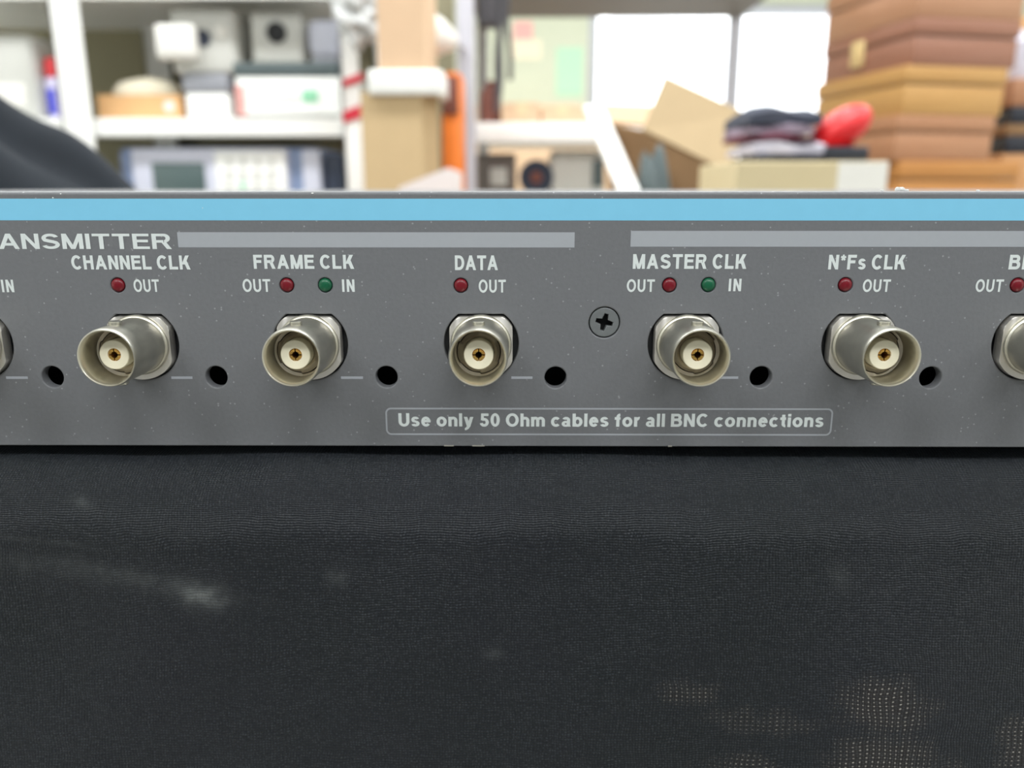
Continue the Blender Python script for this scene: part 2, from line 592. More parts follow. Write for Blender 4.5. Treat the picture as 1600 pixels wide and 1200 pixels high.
MB().box(wx0 + .02, wx1 - .02, YB + .047, YB + .053, wz0 + .02, wz1 - .02).obj('window_pane', 'glass', win)
bb = MB().box(XL, XR, YB - .015, YB, 0, .1)
struct('baseboard_back', bb, 'lgrey')

for i, (lx, ly) in enumerate(LAMPS):
    row = {-1.2: 'behind the camera', 0.95: 'over the benches', 2.9: 'near the window wall'}[ly]
    side = {-1.3: 'on the left', 0.35: 'in the middle', 2.0: 'on the right'}[lx]
    t = thing('ceiling_light', (lx, ly, CEIL), 'long white ceiling tube light %s, %s' % (row, side), 'ceiling light', 'tube lights on the ceiling')
    MB().box(lx - .6, lx + .6, ly - .15, ly + .15, CEIL - .05, CEIL, .005).obj('lamp_housing', 'white', t)
    MB().box(lx - .58, lx + .58, ly - .13, ly + .13, CEIL - .065, CEIL - .05, .004).obj('diffuser', 'tube', t)

# ------------------------------------------------------------------ benches
BT = 0.80


def bench(x0, x1, y0, y1, label):
    t = thing('workbench', ((x0 + x1) / 2, (y0 + y1) / 2, 0), label, 'workbench')
    MB().box(x0, x1, y0, y1, BT - .035, BT, .004).obj('worktop', 'bench', t)
    for sx in (x0 + .04, x1 - .04):
        for sy in (y0 + .04, y1 - .04):
            MB().box(sx - .02, sx + .02, sy - .02, sy + .02, 0, BT - .035, .003).obj('leg', 'benchleg', t)
    return t


bench(-.95, 0.95, 0.06, 0.74, 'grey laminate workbench under the black padded case')
bench(-.285, 1.5, 0.80, 1.74, 'grey laminate workbench carrying wooden cases and open cardboard box')

# ------------------------------------------------------------------ the padded case under the device
ZB = Z(697.5, D, 800)            # lower edge of the front panel
ZCASE = ZB - 0.0016
prof = []
RC = 0.0145
for k in range(0, 8):
    prof.append((D + .335 - k * (.335 - .0065) / 7.5, ZCASE))
cy, cz = D + .0065, ZCASE - RC
for k in range(1, 15):
    a = PI / 2 * k / 14
    prof.append((cy - RC * math.sin(a), cz + RC * math.cos(a)))
for k in range(1, 26):
    q = k / 25
    prof.append((cy - RC - .010 * math.sin(min(1, q * 1.05) * PI * .62) + (.006 * q ** 6), cz - q * (cz - BT - .004)))
prof.append((cy - RC + .008, BT))
prof.append((D + .335, BT))
cx0, cx1 = -.25, .27
bm = bmesh.new()
NX = 190
rows = []
for i in range(NX + 1):
    x = cx0 + (cx1 - cx0) * i / NX
    row = []
    for j, (yy, zz) in enumerate(prof):
        dy = dz = 0.0
        if 8 <= j < len(prof) - 2:
            dy = .0006 * math.sin(x * 61 + zz * 40) + .0009 * math.sin(x * 23 + 1.0 + zz * 55) + .0004 * math.sin(x * 140 - zz * 90)
            dz = (.00035 * math.sin(x * 47 + 2) + .0002 * math.sin(x * 120)) if j < 22 else 0
        endq = min(1, min(x - cx0, cx1 - x) / .03)
        pull = (1 - math.sqrt(max(0, 1 - (1 - endq) ** 2))) * .02
        row.append(bm.verts.new((x, yy + dy + (pull if 8 <= j < len(prof) - 1 else 0), zz + dz - (pull if j < 22 else 0) * .6)))
    rows.append(row)
n = len(prof)
for i in range(NX):
    for j in range(n):
        bm.faces.new((rows[i][j], rows[i + 1][j], rows[i + 1][(j + 1) % n], rows[i][(j + 1) % n]))
bm.faces.new(rows[0])
bm.faces.new(rows[-1])
bmesh.ops.recalc_face_normals(bm, faces=list(bm.faces))
mb = MB()
mb.bm.free()
mb.bm = bm
case = mb.obj('padded_case', 'weave', None, (0, 0, 0), 50)
tag(case, 'black woven nylon padded case lying under the grey rack unit', 'case')

# ------------------------------------------------------------------ the rack unit
ZT = Z(299, D, 1000)             # upper edge of the front panel
PX0, PX1 = -.215, .235
TH = .0022
RT = .0006                       # rolled top edge
dev = thing('rack_unit', (0, D, ZB), 'dark grey rack unit front panel with blue stripe, bayonet sockets and white lettering', 'rack unit')


def P(px, py):
    return at(px, py, D)


BNC = [(-38, 537), (221, 537), (485, 537), (752, 537), (1071, 537), (1343, 537), (1609, 537)]
HOLES = [(82, 589), (338, 589), (604, 589), (868, 590), (1189, 589.5), (1454, 590)]
LEDS = [(184, 445.5, 'r'), (448, 445.5, 'r'), (508, 445.5, 'g'), (720, 446, 'r'), (1046, 445.5, 'r'), (1107, 445, 'g'),
        (1321, 445, 'r'), (1590, 445.5, 'r')]
SCREW = (944.5, 504)
HR = .0064


def circ(c, r, n=40):
    return [(c.x + r * math.cos(2 * PI * i / n), c.z + r * math.sin(2 * PI * i / n)) for i in range(n)]


loops = [[(PX0, ZB), (PX1, ZB), (PX1, ZT - RT), (PX0, ZT - RT)]]
for px, py in BNC:                # round hole with a flat on top
    c = P(px, py)
    lo = []
    flat = .0051
    a0 = math.asin(flat / HR)
    for i in range(61):
        a = PI - a0 + (PI + 2 * a0) * i / 60
        lo.append((c.x + HR * math.cos(a), c.z + HR * math.sin(a)))
    loops.append(lo)
for px, py in HOLES:
    loops.append(circ(P(px, py), .00190))
for px, py, k in LEDS:
    loops.append(circ(P(px, py), .00122, 28))
loops.append(circ(P(*SCREW), .00268))
cu = bpy.data.curves.new('tmp', 'CURVE')
cu.dimensions = '2D'
cu.fill_mode = 'BOTH'
BV = .00022
cu.extrude = TH / 2 - BV
cu.bevel_depth = BV
cu.bevel_resolution = 2
cu.offset = -BV
for lo in loops:
    s = cu.splines.new('POLY')
    s.points.add(len(lo) - 1)
    for p, q in zip(s.points, lo):
        p.co = (q[0], q[1], 0, 1)
    s.use_cyclic_u = True
co = bpy.data.objects.new('tmp', cu)
C.objects.link(co)
dg = bpy.context.evaluated_depsgraph_get()
pm = bpy.data.meshes.new_from_object(co.evaluated_get(dg))
bpy.data.objects.remove(co)
pb = MB()
pb.bm.from_mesh(pm)
for v in pb.bm.verts:
    v.co = Vector((v.co.x, D + TH / 2 - v.co.z, v.co.y))
pts = [(D + RT - RT * math.cos(a), ZT - RT + RT * math.sin(a)) for a in [PI / 2 * i / 10 for i in range(11)]]
pts += [(D + TH + .004, ZT), (D + TH + .004, ZT - RT), (D + .0008, ZT - RT - .0002), (D, ZT - RT - .0002)]
pb.prism(pts, PX0, PX1, 'YZ')
bmesh.ops.recalc_face_normals(pb.bm, faces=list(pb.bm.faces))
pb.obj('front_panel', 'coat', dev, smooth=30)
# box behind the panel, open towards it
c_ = MB()
y0, y1 = D + TH + .0003, D + .30
c_.box(PX0 + .004, PX1 - .004, y0 + .004, y1, ZT - .0012, ZT - .0002)
c_.box(PX0 + .004, PX1 - .004, y0, y1, ZB + .0003, ZB + .0013)
c_.box(PX0 + .004, PX0 + .006, y0, y1, ZB + .0013, ZT - .0012)
c_.box(PX1 - .006, PX1 - .004, y0, y1, ZB + .0013, ZT - .0012)
c_.box(PX0 + .006, PX1 - .006, y1 - .002, y1, ZB + .0013, ZT - .0012)
c_.obj('chassis', 'coat', dev, smooth=0)
MB().box(PX0 + .0065, PX1 - .0065, D + .010, D + .012, ZB + .0015, ZT - .0015).obj('dark_cavity_sheet', 'void', dev, label='black sheet added for the dark hollow behind the panel holes')  # stands in for the unlit hollow inside the chassis
for fx in (PX0 + .04, PX1 - .04):
    for fy in (D + .04, D + .26):
        MB().lathe([(0, ZCASE), (.008, ZCASE), (.009, ZB + .0003), (0, ZB + .0003)], 24, Matrix.Translation((fx, fy, 0))).obj('rubber_foot', 'black', dev)

E_ = .00004                      # thickness of printed ink


def print_rect(name, px0, py0, px1, py1, m, label=None, curve=None):
    a, b = P(px0, py1), P(px1, py0)
    return MB().box(a.x, b.x, D - E_, D + E_, a.z, b.z).obj(name, m, dev, label=label, smooth=0)


zs0, zs1 = Z(344.5, D, 900), Z(310.5, D, 900)
MB().box(PX0 + .0005, PX1 - .0005, D - E_, D + E_, zs0, min(zs1, ZT - RT - .00005)).obj('blue_stripe', 'blue', dev, label='sky blue stripe along the top of the panel', smooth=0)
print_rect('title_bar', 279, 363, 898, 386.5, 'bar', 'pale grey bar to the right of TRANSMITTER')
print_rect('title_bar', 985, 361, 1900, 385.5, 'bar', 'pale grey bar above MASTER CLK')
for px0, px1 in [(10, 43), (268, 300.5), (533, 567), (799, 832), (1120, 1153.5), (1390, 1424)]:
    print_rect('dash_mark', px0, 588.2, px1, 592.0, 'dash')

# lettering: strokes of a bold grotesque, cap height 1
SW = .205


def glyph(ch, w):
    """returns (advance outline width, list of polygons) for one character"""
    hw = w * .86
    pol = []

    def V(x, a=0, b=1):
        pol.append([(x, a), (x + w, a), (x + w, b), (x, b)])

    def Hh(x0, x1, y):            # bar whose lower edge is y
        pol.append([(x0, y), (x1, y), (x1, y + hw), (x0, y + hw)])

    def Dg(x0, y0, x1, y1, q=1.0):  # slanted stroke; x = left corner
        pol.append([(x0, y0), (x0 + w * q, y0), (x1 + w * q, y1), (x1, y1)])

    def A(cx, cy, rx, ry, a0, a1, n=22, wx=None, wy=None):   # elliptic stroke, outer radii
        wx = wx or w
        wy = wy or hw
        for i in range(n):
            u0, u1 = R(a0 + (a1 - a0) * i / n), R(a0 + (a1 - a0) * (i + 1) / n)
            pol.append([(cx + rx * math.cos(u0), cy + ry * math.sin(u0)), (cx + rx * math.cos(u1), cy + ry * math.sin(u1)),
                        (cx + (rx - wx) * math.cos(u1), cy + (ry - wy) * math.sin(u1)),
                        (cx + (rx - wx) * math.cos(u0), cy + (ry - wy) * math.sin(u0))])
    xh = .735
    if ch == 'A':
        Dg(0, 0, .36, 1, 1.04); Dg(.94 - w * 1.04, 0, .58 - w * 1.04, 1, 1.04); pol.append([(.22, .22), (.72, .22), (.66, .22 + hw), (.28, .22 + hw)]); W_ = .94
        pol.append([(.36, 1), (.58, 1), (.5, .74), (.44, .74)])
    elif ch == 'N':
        V(0); V(.80 - w); Dg(0.0, 1, .80 - w, 0, 1.02); W_ = .80
    elif ch == 'M':
        V(0); V(.96 - w); Dg(0.02, 1, .48 - w * .5, 0, .98); Dg(.94 - w, 1, .48 - w * .5, 0, .98); W_ = .96
    elif ch == 'S':
        ry = (1 + hw) / 4
        A(.41, 1 - ry, .39, ry, 18, 200); A(.41, ry, .41, ry, 20, -162)
        q = 12
        a0, b0 = (.41 - .39 + 0 * w, 1 - ry), (.41 + .41, ry)
        import itertools
        # spine
        pts0 = [(.41 + .39 * math.cos(R(200)), 1 - ry + ry * math.sin(R(200))), (.10, .50), (.30, .425), (.50, .375), (.60, .33), (.41 + (.41 - w) * math.cos(R(20)), ry + (ry - hw) * math.sin(R(20)))]
        pts1 = [(.41 + (.39 - w) * math.cos(R(200)), 1 - ry + (ry - hw) * math.sin(R(200))), (.27, .665), (.38, .62), (.56, .572), (.72, .50), (.41 + .41 * math.cos(R(20)), ry + ry * math.sin(R(20)))]
        for i in range(5):
            pol.append([pts0[i], pts0[i + 1], pts1[i + 1], pts1[i]])
        W_ = .82
    elif ch == 'I':
        V(0); W_ = w
    elif ch == 'T':
        Hh(0, .80, 1 - hw); V(.40 - w / 2); W_ = .80
    elif ch == 'E':
        V(0); Hh(0, .76, 0); Hh(0, .75, 1 - hw); Hh(0, .70, .44); W_ = .76
    elif ch == 'F':
        V(0); Hh(0, .70, 1 - hw); Hh(0, .62, .42); W_ = .70
    elif ch == 'L':
        V(0); Hh(0, .70, 0); W_ = .70
    elif ch == 'H':
        V(0); V(.80 - w); Hh(0, .8, .45); W_ = .80
    elif ch == 'R':
        V(0); Hh(0, .55, 1 - hw); Hh(0, .52, .415); A(.55, .7075, .28, .2925, -90, 90); Dg(.88 - w * 1.15, 0, .42, .44, 1.15); W_ = .88
    elif ch == 'B':
        V(0); Hh(0, .5, 1 - hw); Hh(0, .52, .44); Hh(0, .52, 0)
        A(.48, .72, .28, .28, -90, 90); A(.51, .30, .31, .30, -90, 90); W_ = .82
    elif ch == 'D':
        V(0); Hh(0, .40, 1 - hw); Hh(0, .40, 0); A(.38, .5, .45, .5, -90, 90); W_ = .83
    elif ch == 'O':
        A(.47, .5, .47, .515, 0, 360, 40); W_ = .94
    elif ch == 'C':
        A(.45, .5, .45, .515, 42, 318, 34); W_ = .85
    elif ch == 'U':
        V(0, .36, 1); V(.80 - w, .36, 1); A(.40, .37, .40, .385, 180, 360); W_ = .80
    elif ch == 'K':
        V(0); Dg(w * .7, .36, .84 - w * 1.35, 1, 1.25); Dg(.88 - w * 1.25, 0, .33, .60, 1.2); W_ = .88
    elif ch == '*':
        cx, cy = .21, .80
        for k in range(5):
            a = PI / 2 + 2 * PI * k / 5
            dx, dy = math.cos(a), math.sin(a)
            t_ = w * .30
            pol.append([(cx - dy * t_, cy + dx * t_), (cx + dy * t_, cy - dx * t_), (cx + dx * .21 + dy * t_, cy + dy * .21 - dx * t_), (cx + dx * .21 - dy * t_, cy + dy * .21 + dx * t_)])
        W_ = .42
    elif ch == 's':
        ry = (xh + .02 + hw * .92) / 4
        t = xh + .01
        A(.31, t - ry, .29, ry, 20, 205, 18, w, hw * .92); A(.31, ry - .01, .31, ry, 25, -160, 18, w, hw * .92)
        p0 = [(.31 + .29 * math.cos(R(205)), t - ry + ry * math.sin(R(205))), (.10, .335), (.30, .285), (.31 + (.31 - w) * math.cos(R(25)), ry - .01 + (ry - hw) * math.sin(R(25)))]
        p1 = [(.31 + (.29 - w) * math.cos(R(205)), t - ry + (ry - hw) * math.sin(R(205))), (.32, .46), (.50, .405), (.31 + .31 * math.cos(R(25)), ry - .01 + ry * math.sin(R(25)))]
        for i in range(3):
            pol.append([p0[i], p0[i + 1], p1[i + 1], p1[i]])
        W_ = .62
    elif ch == 'e':
        A(.34, xh / 2, .34, xh / 2 + .015, 0, 325, 34); Hh(.06, .67, .30); W_ = .68
        pol.append([(.67 - w, .36), (.68, .30), (.68, .38), (.67 - w, .40)])
    elif ch == 'o':
        A(.37, xh / 2, .37, xh / 2 + .015, 0, 360, 36); W_ = .74
    elif ch in 'nhmr':
        V(0, 0, 1 if ch == 'h' else xh)
        if ch in 'nh':
            A(.35, xh - .29, .31, .305, 0, 150); V(.66 - w, 0, xh - .285); W_ = .66
        elif ch == 'm':
            A(.31, xh - .27, .29, .285, 0, 150); V(.60 - w, 0, xh - .265)
            A(.70, xh - .27, .31, .285, 0, 150); V(1.01 - w, 0, xh - .265); W_ = 1.01
        else:
            A(.36, xh - .32, .30, .335, 78, 160); W_ = .42
    elif ch == 'l':
        V(0); W_ = w
    elif ch == 'i':
        V(0, 0, xh); V(0, 1 - hw, 1); W_ = w
    elif ch == 'c':
        A(.36, xh / 2, .36, xh / 2 + .015, 42, 318, 30); W_ = .66
    elif ch == 'a':
        A(.33, xh - .24, .29, .255, 0, 160, 18); V(.62 - w, .04, xh - .235); A(.30, .215, .30, .23, 0, 360, 26, w * .95, hw * .85)
        pol.append([(.62 - w, .10), (.66 - w, 0), (.67, 0), (.62, .12)]); W_ = .67
    elif ch == 'b':
        V(0); A(.37, xh / 2, .36, xh / 2 + .015, 0, 360, 34); W_ = .73
    elif ch == 'f':
        V(.12, 0, .78); A(.42, .74, .30, .27, 95, 180, 14); Hh(0, .42, xh - hw); W_ = .44
    elif ch == 't':
        V(.12, .2, .94); Hh(0, .42, xh - hw); A(.40, .22, .28, .23, 180, 275, 14); W_ = .43
    elif ch == 'y':
        Dg(0, xh, .34 - w * .55, 0, 1.08); Dg(.70 - w * 1.06, xh, .34 - w * .55, 0 - .03, 1.06)
        pol.append([(.34 - w * .55, 0.02), (.34 + w * .53, .02), (.30 + w * .2, -.17), (.30 - w * .85, -.13)])
        pol.append([(.06, -.28), (.18, -.28), (.30 + w * .2, -.17), (.30 - w * .6, -.10), (.06, -.28 + hw * .85)]); W_ = .70
    elif ch == '5':
        Hh(.12, .66, 1 - hw); pol.append([(.10, .47), (.10 + w * .9, .50), (.16 + w * .7, 1), (.12, 1)]); A(.34, .32, .34, .335, -165, 140, 30); W_ = .68
    elif ch == '0':
        A(.34, .5, .34, .515, 0, 360, 36); W_ = .68
    elif ch == ' ':
        W_ = .26
    return W_, pol


def lettering(txt, px0, px1, pyt, pyb, w=SW, gap=.13, label=None, m='ink', name='lettering'):
    polys = []
    x = 0.0
    for ch in txt:
        W_, pl = glyph(ch, w)
        polys += [[(x + a, b) for a, b in p] for p in pl]
        x += W_ + (0.06 if ch == ' ' else gap)
    x -= gap
    a, b = P(px0, pyb), P(px1, pyb)
    h = P((px0 + px1) / 2, pyt).z - P((px0 + px1) / 2, pyb).z
    sx = (b.x - a.x) / x
    bm_ = bmesh.new()
    for k_, p in enumerate(polys):
        vs = [(a.x + u * sx, a.z + v * h) for u, v in p]
        f = [bm_.verts.new((q[0], D - E_ - (k_ % 97) * 4e-7, q[1])) for q in vs]
        try:
            bm_.faces.new(f)
        except ValueError:
            pass
    bmesh.ops.recalc_face_normals(bm_, faces=list(bm_.faces))
    g = MB()
    g.bm.free()
    g.bm = bm_
    return g.obj(name, m, dev, smooth=0, label=label or 'white lettering reading %s' % txt)


lettering('TRANSMITTER', -66, 269, 365, 389, .20, .11)
lettering('IN', 4, 23, 437, 456.5, .24, .24)
lettering('CHANNEL CLK', 113, 298.5, 399, 421, .235, .14)
lettering('OUT', 210, 250, 436.5, 456, .21, .16)
lettering('FRAME CLK', 397, 554, 398, 420, .235, .14)
lettering('OUT', 380, 423.5, 436, 456, .21, .16)
lettering('IN', 535, 554.5, 436.5, 456, .24, .24)
lettering('DATA', 711, 778, 399, 422, .235, .10)
lettering('OUT', 748, 790.5, 437, 457, .21, .16)
lettering('MASTER CLK', 988.5, 1166, 397, 420, .235, .14)
lettering('OUT', 979, 1022.5, 436.5, 456, .21, .16)
lettering('IN', 1138, 1157.5, 435.5, 455, .24, .24)
lettering('N*Fs CLK', 1293.5, 1414, 398, 421, .235, .14)
lettering('OUT', 1347, 1390, 436.5, 456, .21, .16)
lettering('BIT CLK', 1575, 1690, 398, 421, .235, .14)
lettering('OUT', 1523, 1566, 436.5, 456, .21, .16)
lettering('Use only 50 Ohm cables for all BNC connections', 623, 1286, 645.5, 666, .235, .12)
# rounded frame round the notice
a, b = P(603.5, 679.5), P(1302.5, 638)
fr_, th_ = .0010, .00030


def rrect(x0, x1, z0, z1, r, n=8):
    o = []
    for cxx, czz, s in [(x1 - r, z1 - r, 0), (x0 + r, z1 - r, 90), (x0 + r, z0 + r, 180), (x1 - r, z0 + r, 270)]:
        for i in range(n + 1):
            q = R(s + 90 * i / n)
            o.append((cxx + r * math.cos(q), czz + r * math.sin(q)))
    return o


oo, ii = rrect(a.x, b.x, a.z, b.z, fr_), rrect(a.x + th_, b.x - th_, a.z + th_, b.z - th_, fr_ - th_)
bm_ = bmesh.new()
vo = [bm_.verts.new((p[0], D - E_, p[1])) for p in oo]
vi = [bm_.verts.new((p[0], D - E_, p[1])) for p in ii]
for i in range(len(oo)):
    j = (i + 1) % len(oo)
    bm_.faces.new((vo[i], vo[j], vi[j], vi[i]))
g = MB()
g.bm.free()
g.bm = bm_
g.obj('notice_frame', 'bar', dev, smooth=0, label='thin pale rounded outline around the cable notice')

# status lights
for px, py, k in LEDS:
    c = P(px, py)
    mt = Matrix.Translation((c.x, D, c.z)) @ Matrix.Rotation(PI / 2, 4, 'X')   # local z -> towards the camera
    r = .00112
    dome = [(r, -.006), (r, -.0001)] + [(r * math.cos(q), -.0001 + .00062 * math.sin(q)) for q in [PI / 2 * i / 8 for i in range(1, 9)]]
    dome[-1] = (0, dome[-1][1])
    MB().lathe([(0, -.006)] + dome, 28, mt).obj('status_light', 'redlens' if k == 'r' else 'greenlens', dev, smooth=60,
                                                 label='small domed red status light' if k == 'r' else 'small domed green status light')

# countersunk cross-head screw
c = P(*SCREW)
mt = Matrix.Translation((c.x, D, c.z)) @ Matrix.Rotation(PI / 2, 4, 'X') @ Matrix.Rotation(R(-14), 4, 'Z')
cw, cl, cr = .00044, .00160, .00085
pl = []
for k in range(4):
    a = PI / 2 * k
    ca, sa = math.cos(a), math.sin(a)
    for u, v in [(cr * .72, -cr * .72), (cl, -cw), (cl, cw)]:
        pl.append((u * ca - v * sa, u * sa + v * ca))
cu = bpy.data.curves.new('tmp', 'CURVE')
cu.dimensions = '2D'
cu.fill_mode = 'BOTH'
cu.extrude = .0006
cu.bevel_depth = .00012
cu.bevel_resolution = 2
for lo in ([(.00238 * math.cos(2 * PI * i / 48), .00238 * math.sin(2 * PI * i / 48)) for i in range(48)], pl):
    s = cu.splines.new('POLY')
    s.points.add(len(lo) - 1)
    for p, q in zip(s.points, lo):
        p.co = (q[0], q[1], 0, 1)
    s.use_cyclic_u = True
co = bpy.data.objects.new('tmp', cu)
C.objects.link(co)
dg = bpy.context.evaluated_depsgraph_get()
pm = bpy.data.meshes.new_from_object(co.evaluated_get(dg))
bpy.data.objects.remove(co)
sb = MB()
sb.bm.from_mesh(pm)
sb.bm.transform(mt @ Matrix.Translation((0, 0, -.00090)))
scr = sb.obj('screw', 'screw', dev, smooth=30, label='grey countersunk cross-head screw')
MB().lathe([(0, -.0022), (.0026, -.0022), (.0026, -.0019), (0, -.0019)], 24, mt).obj('cross_recess', 'void', scr, smooth=0)

# bayonet sockets


def socket_thing(px, py):
    c = P(px, py)
    base = Matrix.Translation((c.x, D, c.z)) @ Matrix.Rotation(PI / 2, 4, 'X')    # local z points at the camera, local y up
    # barrel
    mm = .001
    NN = 72
    pr = [(5.0, 0.3), (5.15, 0.6), (5.2, 1.35), (5.05, 1.6), (4.80, 1.75), (4.72, 2.2), (4.70, 11.2), (4.62, 11.85), (4.54, 12.05), (4.40, 12.1), (4.30, 12.0),
          (4.08, 11.2), (4.05, 7.0), (3.95, 6.95)]
    barrel = MB().lathe([(r * mm, h * mm) for r, h in pr] + [(.00395, .0003)], NN, base, close=True)
    o = barrel.obj('bayonet_socket', 'nickel', dev, smooth=40)
    o['_o'] = dev['_o']
    # black washer seen through the panel hole
    w_ = MB().lathe([(.0045, -.0012), (.0070, -.0012), (.0070, -.0006), (.0045, -.0006)], 48, base @ Matrix.Translation((0, 0, -.0011)), close=True)
    w_.obj('washer', 'black', o)
    # flange with three flats
    n_ = 96
    ol = []
    for i in range(n_):
        q = 2 * PI * i / n_
        x, y = .0061 * math.cos(q), .0061 * math.sin(q)
        ol.append((max(-.00535, min(.00535, x)), min(.00475, y)))
    MB().prism(ol, -.0012, .00095, 'XY', base, bev=.00018).obj('flange', 'flange', o, smooth=30)
    # bayonet pins above and below the barrel
    for sgn in (1, -1):
        MB().lathe([(0, 0), (.00100, 0), (.00100, .00052), (.00090, .00062), (0, .00062)], 24,
                   base @ Matrix.Translation((0, sgn * .0046, .0080)) @ Matrix.Rotation(-sgn * PI / 2, 4, 'X')).obj('bayonet_pin', 'nickel', o)
    # step ring and slotted sleeve inside

    def cren(off):
        def f(r, q):
            if r < .003:
                return r
            k = math.floor((q + .5) / (2 * PI) * 6) % 2
            return r + off + (.00013 if k else -.00009)
        return f
    MB().lathe([(.00404, .0058), (.00404, .0070), (.00345, .0068), (.00345, .0058)], 120, base, close=True,
               rfun=lambda r, q: r if r > .004 else cren(.00016)(r, q)).obj('step_ring', 'brassy', o)
    MB().lathe([(.00246, .0040), (.00246, .0072), (.00285, .0074), (.00345, .0069), (.00345, .0040)], 120, base, close=True, rfun=cren(0.0)).obj('contact_sleeve', 'brassy', o)
    MB().lathe([(0, .0038), (.0040, .0038), (.0040, .0044), (0, .0044)], 32, base).obj('backing_disc', 'void', o)
    MB().lathe([(.00102, .0041), (.00102, .0094), (.00108, .0095), (.00228, .0095), (.00238, .0094), (.00238, .0041)], 56, base, close=True).obj('insulator', 'ivory', o, smooth=40)
    # split gold contact
    g_ = MB()
    for k in range(4):
        t = bmesh.new()
        rows_ = []
        for (r, h) in [(.00046, .0050), (.00046, .0092), (.00054, .00945), (.00090, .00952), (.00100, .0093), (.00100, .0050)]:
            row = []
            for i in range(9):
                gap_ = .00009 / r
                q = PI / 4 + PI / 2 * k + (-PI / 4 + gap_) + (PI / 2 - 2 * gap_) * i / 8
                row.append(t.verts.new((r * math.cos(q), r * math.sin(q), h)))
            rows_.append(row)
        for a_ in range(len(rows_)):
            for i in range(8):
                b_ = (a_ + 1) % len(rows_)
                t.faces.new((rows_[a_][i], rows_[a_][i + 1], rows_[b_][i + 1], rows_[b_][i]))
        t.faces.new([r_[0] for r_ in rows_])
        t.faces.new([r_[-1] for r_ in rows_])
        g_._take(t, base)
    g_.obj('center_contact', 'gold', o, smooth=40)
    MB().lathe([(0, .0050), (.00101, .0050), (.00101, .0060), (0, .0060)], 24, base).obj('contact_floor', 'void', o)
    return o


for px, py in BNC:
    socket_thing(px, py)

# paint chips and dust on the edges
cb = MB()
for px0, px1 in [(694, 709), (738, 757), (1044, 1050)]:
    p, q = P(px0, 696.3), P(px1, 695)
    cb.box(p.x, q.x, D - .00003, D + .0004, ZB + .0000, ZB + .00022)
cb.obj('paint_chips', 'chip', dev, label='bare metal chips on the lower edge', smooth=0)
db = MB()
for px, py, r in [(83, 309, .00028), (52, 309, .00018), (101, 309, .00016), (95, 303, .0002), (1405, 296, .0008), (1416, 297, .0004), (1378, 297.5, .0003),
                  (1528, 297, .0003), (317, 325, .0003), (488, 302, .0002)]:
    p = at(px, py, D + (.0022 if py < 299 else .0001))
    db.blob((p.x, p.y, p.z if py > 299 else ZT + r * .35), (r, r * .6, r * .5), lambda q: 1 + .3 * math.sin(q.x * 5 + q.y * 7), 10, 6)
d_ = db.obj('dust_specks', 'dust', dev, label='white dust specks on the top edge')
d_['kind'] = 'stuff'

# ------------------------------------------------------------------ black cloth heap at the left
cl = bmesh.new()
NXC, NYC = 110, 46
cx_a, cx_b = -.80, X(330, .55)
ya, yb = .485, .71
grid = []
e0 = [(0, 165), (30, 183), (60, 206), (100, 237), (140, 268), (180, 299), (235, 345), (300, 420)]
cp = [(X(px, .55, 250), Z(py, .55, px) - .012) for px, py in e0]


def edge(x):
    if x <= cp[0][0]:
        k = (cp[1][1] - cp[0][1]) / (cp[1][0] - cp[0][0])
        return min(cp[0][1] + (x - cp[0][0]) * k * (1 if x > cp[0][0] - .05 else .75), cp[0][1] + .10)
    for (a0, b0), (a1, b1) in zip(cp[:-1], cp[1:]):
        if x <= a1:
            return b0 + (b1 - b0) * (x - a0) / (a1 - a0)
    return max(BT + .003, cp[-1][1] - (x - cp[-1][0]) * 1.0)


for i in range(NXC + 1):
    x = cx_a + (cx_b - cx_a) * i / NXC
    row = []
    for j in range(NYC + 1):
        v = j / NYC
        y = ya + (yb - ya) * v
        sh = max(0.0, 1 - abs(2 * v - 1) ** 3.2 - .055 * math.exp(-((v - .42) / .055) ** 2))
        fold = .007 * math.sin((x * 26 + (edge(x) - ZC) * 32 + v * 17)) * sh + .003 * math.sin(x * 70 + v * 9)
        fade = min(1, (x - cx_a) / .06, (cx_b - x) / .04)
        hgt = (edge(x) - BT) * sh * max(0, fade) + (fold if 0.04 < v < .96 else 0) * max(0, fade)
        row.append(cl.verts.new((x, y + .006 * math.sin(x * 30), BT + max(.002, hgt))))
    grid.append(row)
for i in range(NXC):
    for j in range(NYC):
        cl.faces.new((grid[i][j], grid[i + 1][j], grid[i + 1][j + 1], grid[i][j + 1]))
rim = [grid[i][0] for i in range(NXC + 1)] + [grid[NXC][j] for j in range(1, NYC + 1)] + [grid[i][NYC] for i in range(NXC - 1, -1, -1)] + [grid[0][j] for j in range(NYC - 1, 0, -1)]
lowr = [cl.verts.new((v.co.x, v.co.y, BT)) for v in rim]
for i in range(len(rim)):
    j = (i + 1) % len(rim)
    cl.faces.new((rim[i], rim[j], lowr[j], lowr[i]))
cl.faces.new(lowr)
bmesh.ops.recalc_face_normals(cl, faces=list(cl.faces))
g = MB()
g.bm.free()
g.bm = cl
o = g.obj('cloth_heap', 'cloth', None, ((cx_a + cx_b) / 2, .6, BT), 60)
tag(o, 'black cloth heaped in soft folds behind the rack unit at far left', 'cloth')

# ------------------------------------------------------------------ white storage rack
YR = 1.70
YRB = 2.15
rx0, rx1 = X(-330, YR), X(566, YR)
rack = thing('storage_rack', ((rx0 + rx1) / 2, (YR + YRB) / 2, 0), 'white metal storage rack loaded with instruments on the left', 'rack')
SH1b, SH1t = Z(213, YR, 300), Z(184.5, YR, 300)     # middle shelf
SH0t = Z(322, YR, 300)                              # lower shelf
SH2b = Z(-2, YR, 300)                               # upper shelf
HT = 2.05


